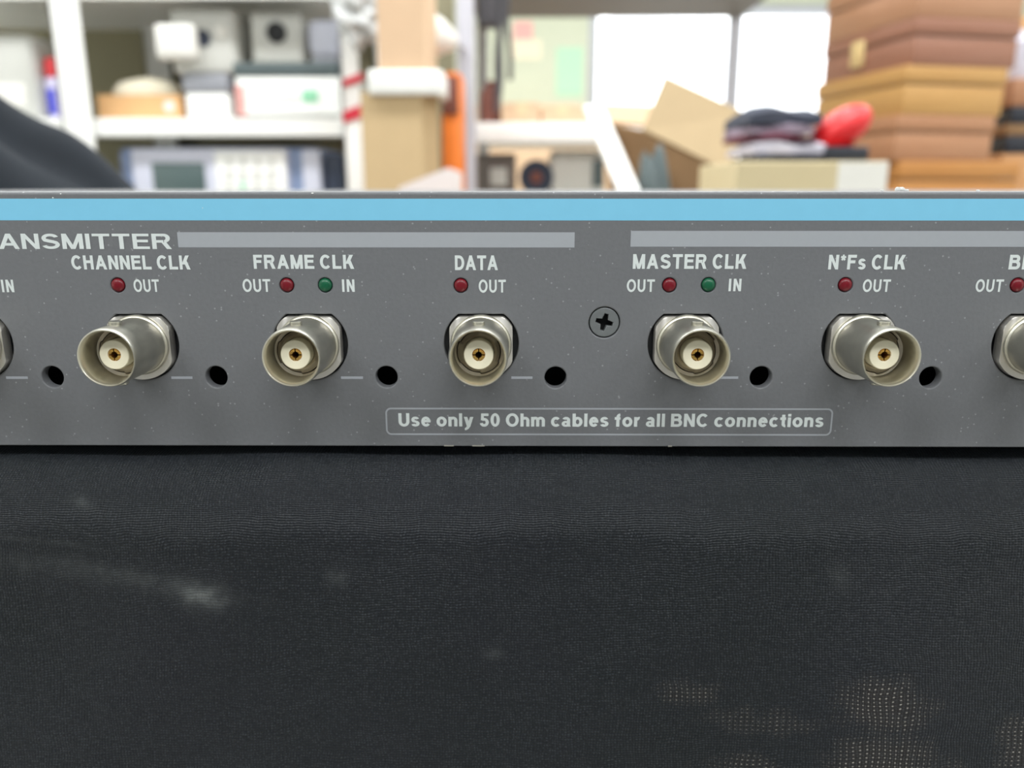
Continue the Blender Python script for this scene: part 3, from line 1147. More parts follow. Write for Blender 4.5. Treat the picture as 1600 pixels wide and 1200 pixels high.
def post(x0, x1, y0, y1, m='white', par=None, h=HT):
    w_ = .004
    p = MB()
    p.box(x0, x1, y0, y0 + w_, 0, h)
    p.box(x0, x0 + w_, y0, y1, 0, h)
    return p


lp0, lp1 = X(95, YR, 130), X(141, YR, 130)
post(lp0, lp1, YR - .012, YR + .05).obj('post', 'white', rack, smooth=0)
post(lp0, lp1, YRB - .05, YRB).obj('post', 'white', rack, smooth=0)
rp0, rp1 = X(538, YR, 200), X(566, YR, 200)
post(rp0, rp1, YR - .012, YR + .05).obj('post', 'white', rack, smooth=0)
post(rp0, rp1, YRB - .05, YRB).obj('post', 'white', rack, smooth=0)
for zt, h in ((SH1t, SH1t - SH1b), (SH0t, .036), (SH2b + .036, .036), (.25, .036)):
    s_ = MB()
    s_.box(rx0, rp0, YR, YR + .012, zt - h, zt, .002)
    s_.box(rx0, rp0, YR + .012, YRB - .004, zt - .012, zt - .002)
    s_.obj('shelf_board', 'white', rack, smooth=0)
MB().box(rx0, X(714, YRB), YRB + .002, YRB + .012, 0, HT).obj('back_panel', 'olive', rack, smooth=0, label='olive green panel behind the rack')
for py0, py1 in ((113, 136), (163, 192)):
    x0, x1, z0, z1 = front(536, py0, 567, py1, YR - .014)
    MB().prism([(x0, z0), (x1, z0 + .012), (x1, z1), (x0, z1 - .014)], YR - .0155, YR - .0125, 'XZ').obj('warning_tape', 'stripe', rack, smooth=0, label='crimson tape stripe on the end post')

# --- on the middle shelf
Y1 = YR + .045
t = thing('plastic_canister', (X(10, Y1), Y1 + .06, SH1t), 'light grey plastic canister at the left end of the middle shelf', 'canister')
x0, x1, z0, z1 = front(-70, 51, 57, 186, Y1)
MB().box(x0, x1, Y1, Y1 + .13, SH1t, z1, .022, 4).obj('body', 'lgrey', t)
MB().box(x0 + .02, x1 - .028, Y1 - .002, Y1 + .004, SH1t + .028, SH1t + .072, .001).obj('paper_label', 'paper', t)
x0, x1, z0, z1 = front(61, 88, 94, 186, Y1)
xm, ym = (x0 + x1) / 2, Y1 + .03
t = thing('spray_can', (xm, ym, SH1t), 'lilac spray can with red cap beside the white rack post', 'spray can')
hh = z1 - SH1t
rr = (x1 - x0) / 2
T_ = Matrix.Translation((xm, ym, SH1t))
MB().lathe([(0, 0), (rr * .95, 0), (rr, .004), (rr, hh * .60), (rr * .85, hh * .68), (rr * .7, hh * .70), (0, hh * .70)], 32, T_).obj('body', 'lilac', t)
MB().lathe([(0, hh * .70), (rr * .86, hh * .70), (rr * .84, hh * .97), (rr * .7, hh), (0, hh)], 32, T_).obj('cap', 'redcap', t)
MB().box(xm - rr * .5, xm + rr * .25, ym - rr - .002, ym - rr * .7, SH1t + .012, SH1t + hh * .50, .001).obj('paper_label', 'bluetint', t, label='blue printed label on the can')

x0, x1, z0, z1 = front(153, 148, 281, 186, Y1)
t = thing('cardboard_tray', ((x0 + x1) / 2, Y1 + .09, SH1t), 'low orange brown cardboard tray on the middle shelf holding cream foam', 'cardboard box')
tr = MB()
tr.box(x0, x1, Y1, Y1 + .004, SH1t, z1)
tr.box(x0, x1, Y1 + .176, Y1 + .18, SH1t, z1)
tr.box(x0, x0 + .004, Y1 + .004, Y1 + .176, SH1t, z1)
tr.box(x1 - .004, x1, Y1 + .004, Y1 + .176, SH1t, z1)
tr.box(x0, x1, Y1 + .004, Y1 + .176, SH1t, SH1t + .004)
tr.obj('tray_body', 'orangebox', t, smooth=0)
p = at(264, 166, Y1 - .001)
MB().lathe([(0, 0), (.011, 0), (.011, .0015), (0, .0015)], 24, Matrix.Translation((p.x, Y1, p.z)) @ Matrix.Rotation(PI / 2, 4, 'X')).obj('round_sticker', 'pinkish', t, label='pale round sticker on the tray')
zt_ = Z(121, Y1 + .05, 215)
fx0, fx1 = X(155, Y1 + .05, 135), X(262, Y1 + .05, 135)
fo = MB().blob(((x0 + x1) / 2 - .004, Y1 + .09, z1 - .012), ((x1 - x0) / 2 - .014, .076, zt_ - z1 + .012), lambda q: (1 + .04 * math.sin(q.x * 6 + 1) * q.z) / (abs(q.x) ** 3.4 + abs(q.y) ** 3.4 + abs(q.z) ** 3.4) ** (1 / 3.4), floor=SH1t + .0046).obj('foam_pad', 'cream', None, ((x0 + x1) / 2, Y1 + .09, SH1t + .004))
tag(fo, 'cream foam pad bulging out of the orange brown tray', 'foam')

x0, x1, z0, z1 = front(287, 116, 359, 187, Y1)
t = thing('plastic_tub', ((x0 + x1) / 2, Y1 + .06, SH1t), 'frosted white tub with grey top half standing beside the cardboard tray', 'tub')
MB().box(x0 + .003, x1 - .003, Y1, Y1 + .13, SH1t, SH1t + .056, .006).obj('body', 'white', t)
MB().box(x0, x1, Y1 - .004, Y1 + .134, SH1t + .056, z1, .005).obj('lid', 'mgrey', t, label='mid grey deep lid of the tub')
tubtop = z1
x0, x1, z0, z1 = front(266, 9, 368, 116, Y1)
t = thing('speaker_box', ((x0 + x1) / 2, Y1 + .06, tubtop), 'light grey box with dark round opening and white front flap above the tub', 'speaker')
MB().box(x0, x1, Y1, Y1 + .125, tubtop, z1, .012, 3).obj('body', 'lgrey', t)
a0, a1, b0, b1 = front(240, 36, 303, 92, Y1 - .03)
MB().box(a0, a1, Y1 - .03, Y1 + .002, b0, b1, .010, 3).obj('front_cover', 'paper', t, label='bright white cover block on the left of the box')
p = at(317, 60, Y1)
MB().lathe([(.0, .001), (.010, .001), (.0145, .003), (.0165, .003), (.0165, -.002)], 32, Matrix.Translation((p.x, Y1, p.z)) @ Matrix.Rotation(PI / 2, 4, 'X')).obj('round_opening', 'navy', t, label='dark round opening')
p = at(345, 49, Y1)
MB().blob((p.x, Y1, p.z), (.014, .008, .013)).obj('knob', 'paper', t)

x0, x1, z0, z1 = front(366, 97, 535, 187, Y1)
t = thing('bench_instrument', ((x0 + x1) / 2, Y1 + .12, SH1t), 'pale bench instrument with dark slate strip along its top on the middle shelf', 'instrument')
MB().box(x0, x1, Y1 + .006, Y1 + .3, SH1t + .008, z1, .004).obj('case', 'lgrey', t)
MB().box(x0 + .004, x1 - .004, Y1, Y1 + .008, SH1t + .012, SH1t + (z1 - SH1t) * .76, .003).obj('front_panel', 'white', t)
MB().box(x0 + .002, x1 + .002, Y1 - .003, Y1 + .008, z1 - .026, z1 - .001, .002).obj('top_strip', 'dgrey', t, label='dark slate strip along the top')
a0, a1, b0, b1 = front(472, 140, 497, 160, Y1)
MB().box(a0, a1, Y1 - .003, Y1 + .004, b0, b1, .002).obj('display', 'palegreen', t, label='small pale green display')
a0, a1, b0, b1 = front(369, 133, 383, 181, Y1)
MB().box(a0, a1, Y1 - .002, Y1 + .004, b0, b1, .001).obj('side_marking', 'redmark', t, label='faded red marking at the left end')
for k in range(5):
    a0, a1, b0, b1 = front(396 + k * 15, 150, 404 + k * 15, 158, Y1)
    MB().box(a0, a1, Y1 - .003, Y1 + .002, b0, b1, .001).obj('button', 'lgrey', t)
for fx in (x0 + .03, x1 - .03):
    MB().box(fx - .01, fx + .01, Y1 + .03, Y1 + .25, SH1t, SH1t + .008).obj('foot', 'dgrey', t)
ITOP = z1

x0, x1, z0, z1 = front(392, 18, 472, 97, Y1 + .01)
t = thing('lens_box', ((x0 + x1) / 2, Y1 + .06, ITOP), 'beige grey box with black round lens on top of the bench instrument', 'camera')
MB().box(x0, x1, Y1 + .01, Y1 + .12, ITOP, z1, .008, 3).obj('body', 'lgrey', t)
p = at(432, 51, Y1 + .01)
MB().lathe([(0, .001), (.012, .001), (.0165, .006), (.020, .006), (.021, -.002)], 32, Matrix.Translation((p.x, Y1 + .01, p.z)) @ Matrix.Rotation(PI / 2, 4, 'X')).obj('lens', 'black', t, label='black round lens')
x0, x1, z0, z1 = front(480, 28, 534, 97, Y1 + .01)
t = thing('adapter_block', ((x0 + x1) / 2, Y1 + .05, ITOP), 'rounded pale lavender block on the bench instrument beside the end post', 'adapter')
MB().box(x0, x1, Y1 + .01, Y1 + .09, ITOP + .014, z1, .018, 4).obj('body', 'lav', t)
MB().box(x0 + .006, x1 - .006, Y1 + .015, Y1 + .085, ITOP, ITOP + .016, .004).obj('stand', 'mgrey', t)

# --- on the lower shelf
Y0 = YR + .03
x0, x1, z0, z1 = front(183, 229, 503, 322, Y0)
t = thing('oscilloscope', ((x0 + x1) / 2, Y0 + .1, SH0t), 'pale lavender oscilloscope with dark screen on the lower shelf', 'oscilloscope')
MB().box(x0, x1, Y0 + .01, Y0 + .26, SH0t + .01, z1, .016, 4).obj('case', 'steelblue', t, label='steel blue case of the oscilloscope')
a0, a1, _, _ = front(206, 229, 450, 300, Y0)
MB().box(a0, a1, Y0, Y0 + .02, SH0t + .014, z1 - .004, .004).obj('bezel', 'lav', t)
a0, a1, b0, b1 = front(240, 254, 322, 318, Y0)
MB().box(a0, a1, Y0 - .003, Y0 + .006, b0, b1, .002).obj('screen', 'screen', t, label='dark grey green screen')
a0, a1, b0, b1 = front(338, 236, 448, 318, Y0)
MB().box(a0, a1, Y0 - .004, Y0 + .006, b0, b1, .003).obj('control_panel', 'white', t)
for r_ in range(3):
    for k in range(4):
        p = at(358 + k * 22, 252 + r_ * 19, Y0 - .004)
        MB().lathe([(0, 0), (.007, 0), (.006, .005), (0, .005)], 16, Matrix.Translation((p.x, Y0 - .004, p.z)) @ Matrix.Rotation(PI / 2, 4, 'X')).obj('knob', 'palegreen' if (r_, k) == (2, 1) else 'lgrey', t)
a0, a1, _, _ = front(472, 234, 500, 300, Y0)
MB().box(a0, a1, Y0 + .002, Y0 + .02, SH0t + .012, z1 - .006, .004).obj('side_grip', 'lav', t)
MB().box(x0 + .03, x1 - .03, Y0 + .02, Y0 + .24, SH0t, SH0t + .011).obj('foot', 'dgrey', t)
x0, x1, z0, z1 = front(505, 240, 536, 322, Y0)
o = MB().box(x0, x1, Y0 + .01, Y0 + .16, SH0t, z1, .008, 3).obj('instrument_case', 'navy', None, ((x0 + x1) / 2, Y0 + .08, SH0t))
tag(o, 'small dark navy case on the lower shelf right of the oscilloscope', 'case')

# --- clear plastic bag on the end post
p = at(556, 18, YR - .07)


def crumple(q):
    return 1 + .16 * math.sin(q.x * 7 + q.z * 5) + .12 * math.sin(q.y * 9 - q.z * 8) + .08 * math.sin(q.z * 15 + q.x * 4)


o = MB().blob((p.x, YR - .06, p.z), (.042, .036, .060), crumple, 48, 32).obj('plastic_bag', 'bag', None, (p.x, YR - .06, p.z - .06))
tag(o, 'crumpled clear plastic bag hanging on the grey end post of the white rack', 'bag')

# ------------------------------------------------------------------ cartons, roll, lamp and tube between the racks
YC = 1.42
x0, x1, _, z1 = front(566, 143, 660, 300, YC)
t = thing('tall_carton', ((x0 + x1) / 2, YC + .06, BT), 'tall tan cardboard carton standing on bench, lower of the two cartons', 'cardboard box')
xb = X(686, YC + .10, 220)
carton = [(x0, YC), (x1, YC), (xb, YC + .10), (x0 + (xb - x1), YC + .10)]
MB().prism(carton, BT, z1, 'XY').obj('carton_body', 'kraft', t, smooth=0)
zl = z1
x0, x1, _, z2 = front(588, -40, 662, 60, YC)
zr = Z(110, YC, 620)
t2 = thing('upper_carton', ((x0 + x1) / 2, YC + .06, zl), 'pale peach cardboard carton standing on top of the tan one', 'cardboard box')
xb = X(682, YC + .10, 60)
MB().prism([(x0, YC), (x1, YC), (xb, YC + .10), (x0 + (xb - x1), YC + .10)], zl, z2, 'XY').obj('carton_body', 'peach', t2, smooth=0)
rx_0, rx_1, rz0, rz1 = front(574, 108, 688, 148, YC - .012)
wr = MB()
wr.box(rx_0, rx_1, YC - .012, YC - .001, rz0, rz1, .005, 3)
wr.box(rx_1 - .011, rx_1 + .004, YC - .001, YC + .10, rz0, rz1, .004, 3)
o = wr.obj('wrap_band', 'foamwhite', t2, label='white bubble wrap band round the joint of the cartons')

# pinkish white card box in front of the cartons
YK = 1.22
q = [(X(622, YK, 280), Z(293, YK, 622)), (X(700, YK, 280), Z(262, YK, 700)), (X(716, YK, 280), Z(268, YK, 716)), (X(712, YK, 300), BT), (X(628, YK, 300), BT)]
o = MB().prism(q, YK, YK + .09, 'XZ').obj('card_box', 'pinkish', None, ((q[0][0] + q[1][0]) / 2, YK + .045, BT), smooth=0)
tag(o, 'pinkish white card box with sloping top in front of the tall cartons', 'cardboard box')

# orange tube case
YO = 1.56
x0, x1, z0, z1 = front(688, 112, 722, 262, YO)
t = thing('orange_case', ((x0 + x1) / 2, YO + .05, BT), 'tall orange plastic case standing right of the tan carton', 'case')
MB().prism([(x0, BT), (x1, BT), (x1, z1 - .004), (x1 - .01, z1), (x0 + .012, z1), (x0 + .004, z1 - .03)], YO, YO + .1, 'XZ', bev=.003).obj('body', 'orange', t)
MB().box(x0 + .004, x1 - .006, YO - .006, YO + .002, z1 - .075, z1 - .008, .003).obj('overlay', 'maroon', t, label='reddish brown buckle at the top')  # darker reddish brown layer over the upper part

# white lamp head clamped to the silver post: shade + arm
YS = 1.757
p = at(694, 62, YS - .09)
t = thing('clip_lamp', (p.x, YS - .09, p.z), 'white lamp head clipped to the silver post above the orange case', 'lamp')
sh = [(0.0, .0), (.012, .0), (.020, .010), (.034, .032), (.041, .052), (.039, .054), (.030, .034), (.016, .012), (0, .006)]
MB().lathe(sh, 40, Matrix.Translation((p.x + .024, YS - .095, p.z - .006)) @ Matrix.Rotation(R(-78), 4, 'Y') @ Matrix.Rotation(R(18), 4, 'X')).obj('lamp_shade', 'paper', t)
MB().blob((p.x - .012, YS - .095, p.z + .002), (.024, .024, .026)).obj('bulb', 'paper', t)
MB().tube([(p.x + .022, YS - .095, p.z - .006), (p.x + .035, YS - .06, p.z - .012), (X(726, YS), YS - .012, p.z - .01)], .005).obj('lamp_arm', 'silver', t)

# ------------------------------------------------------------------ silver shelving in front of the window
YSB = 2.60
sx0, sx1 = X(715, YS, 150), X(1318, YS, 60)
shv = thing('shelving', ((sx0 + sx1) / 2, (YS + YSB) / 2, 0), 'silver grey shelving unit with dark boards in front of the window', 'shelving')
px0, px1 = X(715.5, YS, 150), X(742, YS, 150)
TZ = Z(31, YSB, 1000)
pw = px1 - px0


def spost(x0, y0):
    return MB().box(x0, x0 + pw, y0, y0 + .03, 0, 1.95, .003)


spost(px0, YS - .012).obj('post', 'silver', shv)
spost(px0, YSB - .03).obj('post', 'silver', shv)
b0_ = X(1134, YSB, 100)
MB().box(b0_, b0_ + .028, YSB - .03, YSB, 0, 1.95, .003).obj('post', 'silver', shv)
spost(b0_ + .004, YS - .012).obj('post', 'silver', shv)
xe = b0_ + .03
MB().box(px0, xe, YS + .02, YSB - .032, TZ, TZ + .03, .002).obj('shelf_board', 'shelfdark', shv, label='dark grey top board')
m1, m0 = Z(191, YS, 850), Z(223, YS, 850)
sb_ = MB()
sb_.box(px1 + .001, xe, YS, YS + .014, m0, m1, .002)
sb_.box(px1 + .001, xe, YS + .014, YSB - .032, m1 - .014, m1 - .001)
sb_.obj('shelf_board', 'white', shv)
l1 = Z(305, YS, 850)
MB().box(px1 + .001, xe, YS, YSB - .032, l1 - .03, l1 - .0006, .002).obj('shelf_board', 'lgrey', shv)

YQ = YS + .06
x0, x1, z0, z1 = front(748, 122, 783, 190, YQ)
t = thing('brown_jug', ((x0 + x1) / 2, YQ + .05, m1), 'reddish brown flask on the silver shelving right beside its left post', 'flask')
w2 = (x1 - x0) / 2
T_ = Matrix.Translation(((x0 + x1) / 2, YQ + .05, m1))
hz = z1 - m1
MB().lathe([(0, 0), (w2 * .95, 0), (w2, .006), (w2, hz * .66), (w2 * .8, hz * .82), (w2 * .45, hz * .86), (0, hz * .86)], 32, T_).obj('body', 'maroon', t)
MB().lathe([(0, hz * .86), (w2 * .42, hz * .86), (w2 * .42, hz), (0, hz)], 24, T_).obj('cap', 'maroon', t)
for a_, b_, py, lb, mm_ in ((788, 842, 160, 'pale peach cardboard box on the silver shelving beside the brown flask', 'peach'),
                           (846, 912, 166, 'low peach cardboard box on the silver shelving nearest the window', 'peach')):
    x0, x1, z0, z1 = front(a_, py, b_, 192, YQ)
    t = thing('small_carton', ((x0 + x1) / 2, YQ + .08, m1), lb, 'cardboard box', 'peach cartons on the silver shelving')
    MB().box(x0, x1, YQ, YQ + .15, m1, z1, .002).obj('carton_body', mm_, t, smooth=0)
    MB().box((x0 + x1) / 2 - .012, (x0 + x1) / 2 + .012, YQ - .001, YQ + .151, m1 + .02, z1 + .0008).obj('packing_tape', 'creambox', t, smooth=0)
# lower: dark device, red and black reel, cream instrument
x0, x1, z0, z1 = front(744, 240, 806, 305, YQ)
t = thing('power_supply', ((x0 + x1) / 2, YQ + .1, l1), 'dark brownish grey power supply under the silver shelf, next to the post', 'instrument')
MB().box(x0, x1, YQ + .005, YQ + .2, l1, z1, .004).obj('case', 'shelfdark', t)
a0, a1, b0, b1 = front(766, 262, 792, 290, YQ)
MB().box(a0, a1, YQ, YQ + .008, b0, b1, .002).obj('display', 'lgrey', t)
p = at(838, 277, YQ)
t = thing('cable_reel', (p.x, YQ + .03, l1), 'round black and red cable reel under the silver shelf', 'reel')
T_ = Matrix.Translation((p.x, YQ + .05, p.z)) @ Matrix.Rotation(PI / 2, 4, 'X')
rr = p.z - l1
MB().lathe([(0, 0), (rr, 0), (rr, .008), (rr * .6, .010), (rr * .6, .036), (rr, .038), (rr, .046), (0, .046)], 32, T_).obj('spool', 'navy', t)
MB().lathe([(rr * .6, .011), (rr * .86, .013), (rr * .86, .033), (rr * .6, .035)], 32, T_).obj('cable', 'maroon', t, label='dark red cable wound on the reel')
MB().lathe([(0, .046), (rr * .35, .046), (rr * .3, .054), (0, .054)], 24, T_).obj('hub', 'maroon', t)
x0, x1, z0, z1 = front(862, 234, 945, 305, YQ)
t = thing('meter_box', ((x0 + x1) / 2, YQ + .1, l1), 'cream grey meter box under the silver shelf, right of the cable reel', 'instrument')
MB().box(x0, x1, YQ + .004, YQ + .2, l1, z1, .006, 3).obj('case', 'lgrey', t)
a0, a1, b0, b1 = front(926, 250, 944, 292, YQ)
MB().box(a0, a1, YQ - .002, YQ + .006, b0, b1, .002).obj('dial', 'dgrey', t, label='dark slate dial')

# cables hanging from the top board, grey transformer strapped there
x0, x1, z0, z1 = front(746, -30, 776, 38, YS + .04)
o = MB().box(x0, x1, YS + .04, YS + .1, z0, TZ - .0006, .005, 3).obj('junction_box', 'cable', None, ((x0 + x1) / 2, YS + .07, z0))
tag(o, 'dark grey junction box fixed under the top board by the silver post', 'junction box')
for k, (pa, pb, pc) in enumerate(((778, 781, 774), (786, 783, 779), (793, 792, 798))):
    ya_ = YS + .05
    pts_ = []
    for q in range(15):
        u = q / 14
        px = (1 - u) ** 2 * pa + 2 * u * (1 - u) * pb + u * u * pc
        py = -25 + u * (175 - 25 * k + 25)
        pp = at(px + 2 * math.sin(u * 8 + k), py, ya_ + .012 * k)
        pts_.append((pp.x, pp.y, min(pp.z, TZ)))
    o = MB().tube(pts_, .0058).obj('cable', 'cable', None, (pts_[-1][0], pts_[-1][1], pts_[-1][2]))
    tag(o, ['dark cable hanging from the top board, nearest the silver post', 'dark cable hanging from the top board, middle one of three',
            'dark cable hanging from the top board, the one nearest the window'][k], 'cable', 'cables hanging from the top board')

# notices on the window wall
for px0, py0, px1, py1, m_, lb in ((803, 34, 832, 62, 'pink', 'small pink notice pinned high on the pale green wall'),
                                   (800, 62, 846, 92, 'cream', 'cream paper notice on the wall under the pink one'),
                                   (869, 74, 910, 150, 'mint', 'mint green poster on the wall left of the bright window')):
    x0, x1, z0, z1 = front(px0, py0, px1, py1, YB - .004)
    o = MB().box(x0, x1, YB - .004, YB - .0005, z0, z1).obj('notice' if m_ != 'mint' else 'poster', m_, None, ((x0 + x1) / 2, YB, z0), smooth=0)
    tag(o, lb, 'notice' if m_ != 'mint' else 'poster')
# peach low cabinet under the notices
x0, x1, z0, z1 = front(770, 163, 905, 200, 4.2)
t = thing('low_cabinet', ((x0 + x1) / 2, 4.35, 0), 'long peach coloured cabinet against the pale green wall below the poster', 'cabinet')
MB().box(x0 - .6, x1, 4.2, 4.57, 0, z1, .01).obj('body', 'peach', t)
for k in range(2):
    MB().box(x0 - .58 + k * .62, x0 + .0 + k * .62, 4.19, 4.201, .08, z1 - .04, .004).obj('door', 'peach', t)

# ------------------------------------------------------------------ open cardboard box
YX = 1.34
ob = thing('open_carton', (X(1060, YX), YX + .1, BT), 'open tan cardboard box with raised flaps in front of the window', 'cardboard box')
MB().slab([at(1039, 119, 1.42), at(1167, 178, 1.35), at(1146, 273, 1.31), at(1004, 203, 1.40)], .005).obj('flap', 'tan', ob, smooth=0)
MB().slab([at(946, 192, 1.46), at(1004, 205, 1.404), at(1146, 275, 1.312), at(1146, 420, 1.312), at(960, 420, 1.46)], .005).obj('carton_body', 'brownin', ob, smooth=0, label='inside of the box wall, its shade put into the brown')
MB().slab([at(935, 163, 1.55), at(1018, 166, 1.50), at(1012, 198, 1.45), at(950, 192, 1.47)], .005).obj('flap', 'peach', ob, smooth=0, label='pale peach rear flap')
MB().slab([at(912, 167, 1.44), at(940, 165, 1.46), at(1003, 310, 1.26), at(972, 312, 1.24)], .006).obj('flap', 'white', ob, smooth=0, label='white faced side flap leaning outwards')
MB().slab([at(972, 312, 1.24), at(1003, 310, 1.24), at(1150, 316, 1.24), at(1150, 480, 1.24), at(972, 480, 1.24)], .005).obj('front_wall', 'tan', ob, smooth=0)
bs = [at(972, 480, 1.24), at(1150, 480, 1.24), at(1146, 440, 1.312), at(960, 440, 1.46)]
MB().slab([Vector((p.x, p.y, BT + .004)) for p in bs], .004).obj('carton_floor', 'tan', ob, smooth=0)
c = at(1022, 250, 1.305)
o = MB().blob((c.x, 1.305, (c.z + BT + .01) / 2), (.040, .032, (c.z - BT) / 2 + .012), lambda q: 1 + .08 * math.sin(q.x * 9 + q.z * 6), floor=BT + .0066).obj('packing_bag', 'dgrey', None, (c.x, 1.305, BT + .006))
tag(o, 'dark slate packing bag stuffed inside the open cardboard box', 'bag')

# ------------------------------------------------------------------ cream carton with things on top
YM = .98
x0, x1, z0, z1 = front(1150, 252, 1386, 320, YM)
t = thing('cream_carton', ((x0 + x1) / 2, YM + .09, BT), 'cream cardboard box carrying dark folded cloths and red cap', 'cardboard box')
MB().box(x0, x1, YM, YM + .20, BT, z1, .002).obj('carton_body', 'creambox', t, smooth=0)
a0 = X(1308, YM, 280)
MB().box(a0, x1 - .001, YM - .0012, YM + .001, BT + .08, z1 - .001).obj('paper_label', 'paper', t, smooth=0, label='white paper label on the right of the carton')
CT = z1


def cloth_slab(name, px0, py0, px1, py1, m_, lb, yo=.02, dep=.12, rot=0.0, amp=.0025, cat='cloth'):
    x0, x1, z0, z1 = front(px0, py0, px1, py1, YM + yo)
    t_ = bmesh.new()
    nx, ny = 26, 14
    up, dn = [], []
    xc, yc = (x0 + x1) / 2, YM + yo + dep / 2
    for i in range(nx + 1):
        for lst, zb, sg in ((up, z1, 1), (dn, z0, 0)):
            r_ = []
            for j in range(ny + 1):
                u, v = i / nx, j / ny
                ed = min(1, min(u, 1 - u) * 9, min(v, 1 - v) * 7)
                x, y = x0 + (x1 - x0) * u, YM + yo + dep * v
                y += .004 * math.sin(x * 90 + z0 * 400) * (1 if v < .5 else 0)
                z = zb + (amp * math.sin(x * 75 + y * 40 + z0 * 700) - (z1 - z0) * .35 * (1 - ed)) * sg
                dx, dy = x - xc, y - yc
                r_.append(t_.verts.new((xc + dx * math.cos(rot) - dy * math.sin(rot), yc + dx * math.sin(rot) + dy * math.cos(rot), z)))
            lst.append(r_)
    for i in range(nx):
        for j in range(ny):
            t_.faces.new((up[i][j], up[i + 1][j], up[i + 1][j + 1], up[i][j + 1]))
            t_.faces.new((dn[i][j], dn[i][j + 1], dn[i + 1][j + 1], dn[i + 1][j]))
    for i in range(nx):
        t_.faces.new((up[i][0], dn[i][0], dn[i + 1][0], up[i + 1][0]))
        t_.faces.new((up[i][ny], up[i + 1][ny], dn[i + 1][ny], dn[i][ny]))
    for j in range(ny):
        t_.faces.new((up[0][j], up[0][j + 1], dn[0][j + 1], dn[0][j]))
        t_.faces.new((up[nx][j], dn[nx][j], dn[nx][j + 1], up[nx][j + 1]))
    g_ = MB()
    g_._take(t_)
    o_ = g_.obj(name, m_, None, (xc, yc, z0), 60)
    tag(o_, lb, cat, 'folded cloths on the cream carton')
    return o_


cloth_slab('folded_cloth', 1181, 240, 1287, 252, 'foldk', 'black folded cloth at the bottom of the pile on the cream carton', .015, .13)
cloth_slab('folded_cloth', 1176, 218, 1290, 240, 'foldw', 'pale lavender folded cloth second from the bottom of the pile', .02, .12)
cloth_slab('folded_cloth', 1168, 208, 1278, 218, 'foldr', 'thin plum folded cloth in the middle of the pile', .022, .12)
cloth_slab('folded_cloth', 1170, 194, 1272, 208, 'foldp', 'mauve folded cloth under the slate one', .025, .12)
cloth_slab('folded_cloth', 1172, 166, 1284, 194, 'fold', 'thick slate folded cloth on top of the pile', .03, .12)
x0, x1, z0, z1 = front(1291, 229, 1359, 252, YM + .01)
t = thing('parts_tray', ((x0 + x1) / 2, YM + .05, CT), 'flat black plastic tray under the red cap', 'tray')
MB().box(x0, x1, YM + .01, YM + .10, CT, z1, .003).obj('body', 'foldk', t)
TT = z1
# red cap: an egg-shaped crown tipped up to the right, with a thin brim under it
pc = at(1314, 203, YM + .045)
sc_ = (pc - at(1315, 203, YM + .045)).length
t = thing('red_cap', (pc.x, YM + .05, TT), 'shiny red cap lying on the black tray beside the wooden cases', 'cap')
RY = Matrix.Translation((pc.x, YM + .05, pc.z)) @ Matrix.Rotation(R(-36), 4, 'Y')
cb_ = MB()
cb_.blob((0, 0, 0), (53 * sc_, .036, 29 * sc_), lambda q: 1 - .10 * max(0, -q.x) * (1 - q.z * .3), 56, 36, RY)
for v in cb_.bm.verts:
    if v.co.z < TT + .003:
        v.co.z = TT + .003 + (v.co.z - TT - .003) * .02
cb_.obj('crown', 'red', t, smooth=60)
MB().blob((pc.x - 14 * sc_, YM + .05, TT + .0022), (36 * sc_, .036, .0018), None, 40, 10).obj('brim', 'red', t, smooth=60)

# ------------------------------------------------------------------ stack of wooden cases
YW = 1.42
corner = at(1418, 150, YW)
rotw = R(12)
LAY = [(-62, 26, 'wood_a', 0.0, 'topmost wooden case of the stack, warm brown, cut by the top of the view'),
       (26, 101, 'wood_b', .002, 'reddish brown wooden case with brass latch, second from the top'),
       (101, 179, 'wood_c', -.006, 'yellow ochre wooden case in the middle of the stack'),
       (179, 251, 'wood_d', -.012, 'pinkish brown wooden case under the ochre one'),
       (251, 330, 'wood_e', .0, 'orange brown wooden case with silver label, low in the stack'),
       ]
M['wood_a'] = wood('warm_brown_wood', lin(160, 112, 80), lin(182, 140, 110))
M['wood_b'] = wood('reddish_brown_wood', lin(138, 90, 66), lin(160, 116, 98))
M['wood_c'] = wood('ochre_wood', lin(176, 130, 74), lin(196, 154, 94))
M['wood_d'] = wood('pinkish_brown_wood', lin(156, 106, 74), lin(184, 138, 104))
M['wood_e'] = wood('orange_brown_wood', lin(172, 114, 56), lin(188, 134, 74))
zz = [Z(l[0], YW, 1420) for l in LAY] + [Z(330, YW, 1420)]
FW, FD = .198, .262


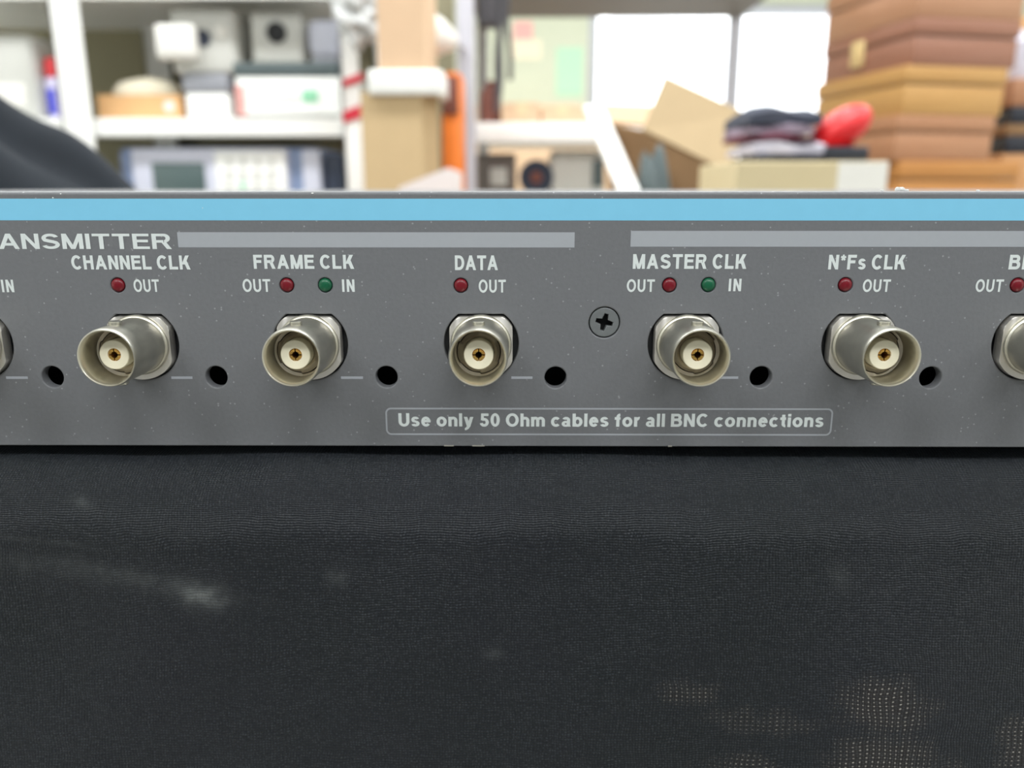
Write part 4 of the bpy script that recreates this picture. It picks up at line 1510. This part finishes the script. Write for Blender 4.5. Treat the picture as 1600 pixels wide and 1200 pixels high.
def wcase(z0, z1, m_, dx, label, wid=FW, dep=FD, extra=None):
    loc = Vector((corner.x + dx, corner.y, z0))
    t = thing('wooden_case', loc, label, 'wooden case', 'wooden cases stacked on the bench')
    RZ = Matrix.Translation(loc) @ Matrix.Rotation(rotw, 4, 'Z')
    h = z1 - z0
    MB().box(0, wid, 0, dep, 0, h * .62, .0025, 2, RZ).obj('body', m_, t)
    MB().box(-.002, wid + .002, -.002, dep + .002, h * .62 + .0022, h - .0002, .003, 2, RZ).obj('lid', m_, t)
    MB().box(.004, wid - .004, .004, dep - .004, h * .62, h * .62 + .0022, 0, 2, RZ).obj('seam_strip', 'shelfdark', t)
    if extra == 'latch':
        MB().box(-.008, .0, dep * .50, dep * .50 + .036, h * .20, h * .82, .004, 3, RZ).obj('latch', 'brass', t, label='cream brass latch on the left side')
        MB().box(-.012, -.007, dep * .50 + .011, dep * .50 + .026, h * .36, h * .66, .002, 3, RZ).obj('latch_lever', 'brass', t)
    if extra == 'label':
        MB().box(wid * .80, wid * .80 + .04, -.0015, .001, h * .66, h * .92, .0003, 2, RZ).obj('metal_label', 'tag', t, label='silver label')
    return t


for i, (p0, p1, m_, dx, lb) in enumerate(LAY):
    wcase(zz[i + 1], zz[i], m_, dx, lb, extra={1: 'latch', 4: 'label'}.get(i), wid=FW * (1.03, 1.01, .985, .965, 1.22)[i])
wcase(BT, zz[5], 'wood_c', 0, 'lowest wooden case of the stack standing on the bench', wid=FW * 1.22)

# things right of the stack, cut by the frame
YV = 1.60
vx = X(1572, YV, 200)
v1 = Z(240, YV, 1590)
o = MB().box(vx, vx + .25, YV, YV + .12, BT, v1, .004).obj('wooden_case', wood('light_brown_wood', lin(186, 134, 84), lin(204, 156, 108)), None, (vx + .12, YV + .06, BT))
tag(o, 'wooden case behind the stack at the right border, under dark trays', 'wooden case')
v2 = Z(212, YV, 1590)
o = MB().box(vx + .004, vx + .24, YV, YV + .11, v1, v2, .004).obj('storage_tray', 'foldk', None, (vx + .12, YV + .05, v1))
tag(o, 'lower dark tray behind the wooden stack at right border', 'tray', 'dark trays at the right border')
v3 = Z(194, YV, 1590)
o = MB().box(vx + .002, vx + .23, YV, YV + .11, v2, v3, .003).obj('storage_tray', 'brownin', None, (vx + .12, YV + .05, v2))
tag(o, 'brown tray between two dark trays at right border', 'tray', 'dark trays at the right border')
v4 = Z(166, YV, 1590)
o = MB().box(vx + .006, vx + .24, YV, YV + .11, v3, v4, .004).obj('storage_tray', 'foldk', None, (vx + .12, YV + .05, v3))
tag(o, 'upper dark tray behind the wooden stack at right border', 'tray', 'dark trays at the right border')
v5 = Z(122, YV, 1590)
o = MB().box(vx + .002, vx + .24, YV, YV + .11, v4, v5, .004).obj('wooden_box', 'wood_d', None, (vx + .12, YV + .05, v4))
tag(o, 'pinkish brown wooden box on the dark trays at right border', 'wooden box')
p = at(1597, 110, YV)
t = thing('white_bottle', (p.x + .02, YV + .05, v5), 'white bottle standing on the wooden box at right border', 'bottle')
T_ = Matrix.Translation((p.x + .022, YV + .05, v5))
MB().lathe([(0, 0), (.032, 0), (.034, .004), (.034, .07), (.020, .088), (.014, .092), (0, .092)], 32, T_).obj('body', 'lav', t)
MB().lathe([(0, .092), (.016, .092), (.016, .115), (0, .115)], 24, T_).obj('cap', 'orangebox', t, label='orange brown bottle cap')

# tidy helper properties
for o in bpy.data.objects:
    if '_o' in o:
        del o['_o']
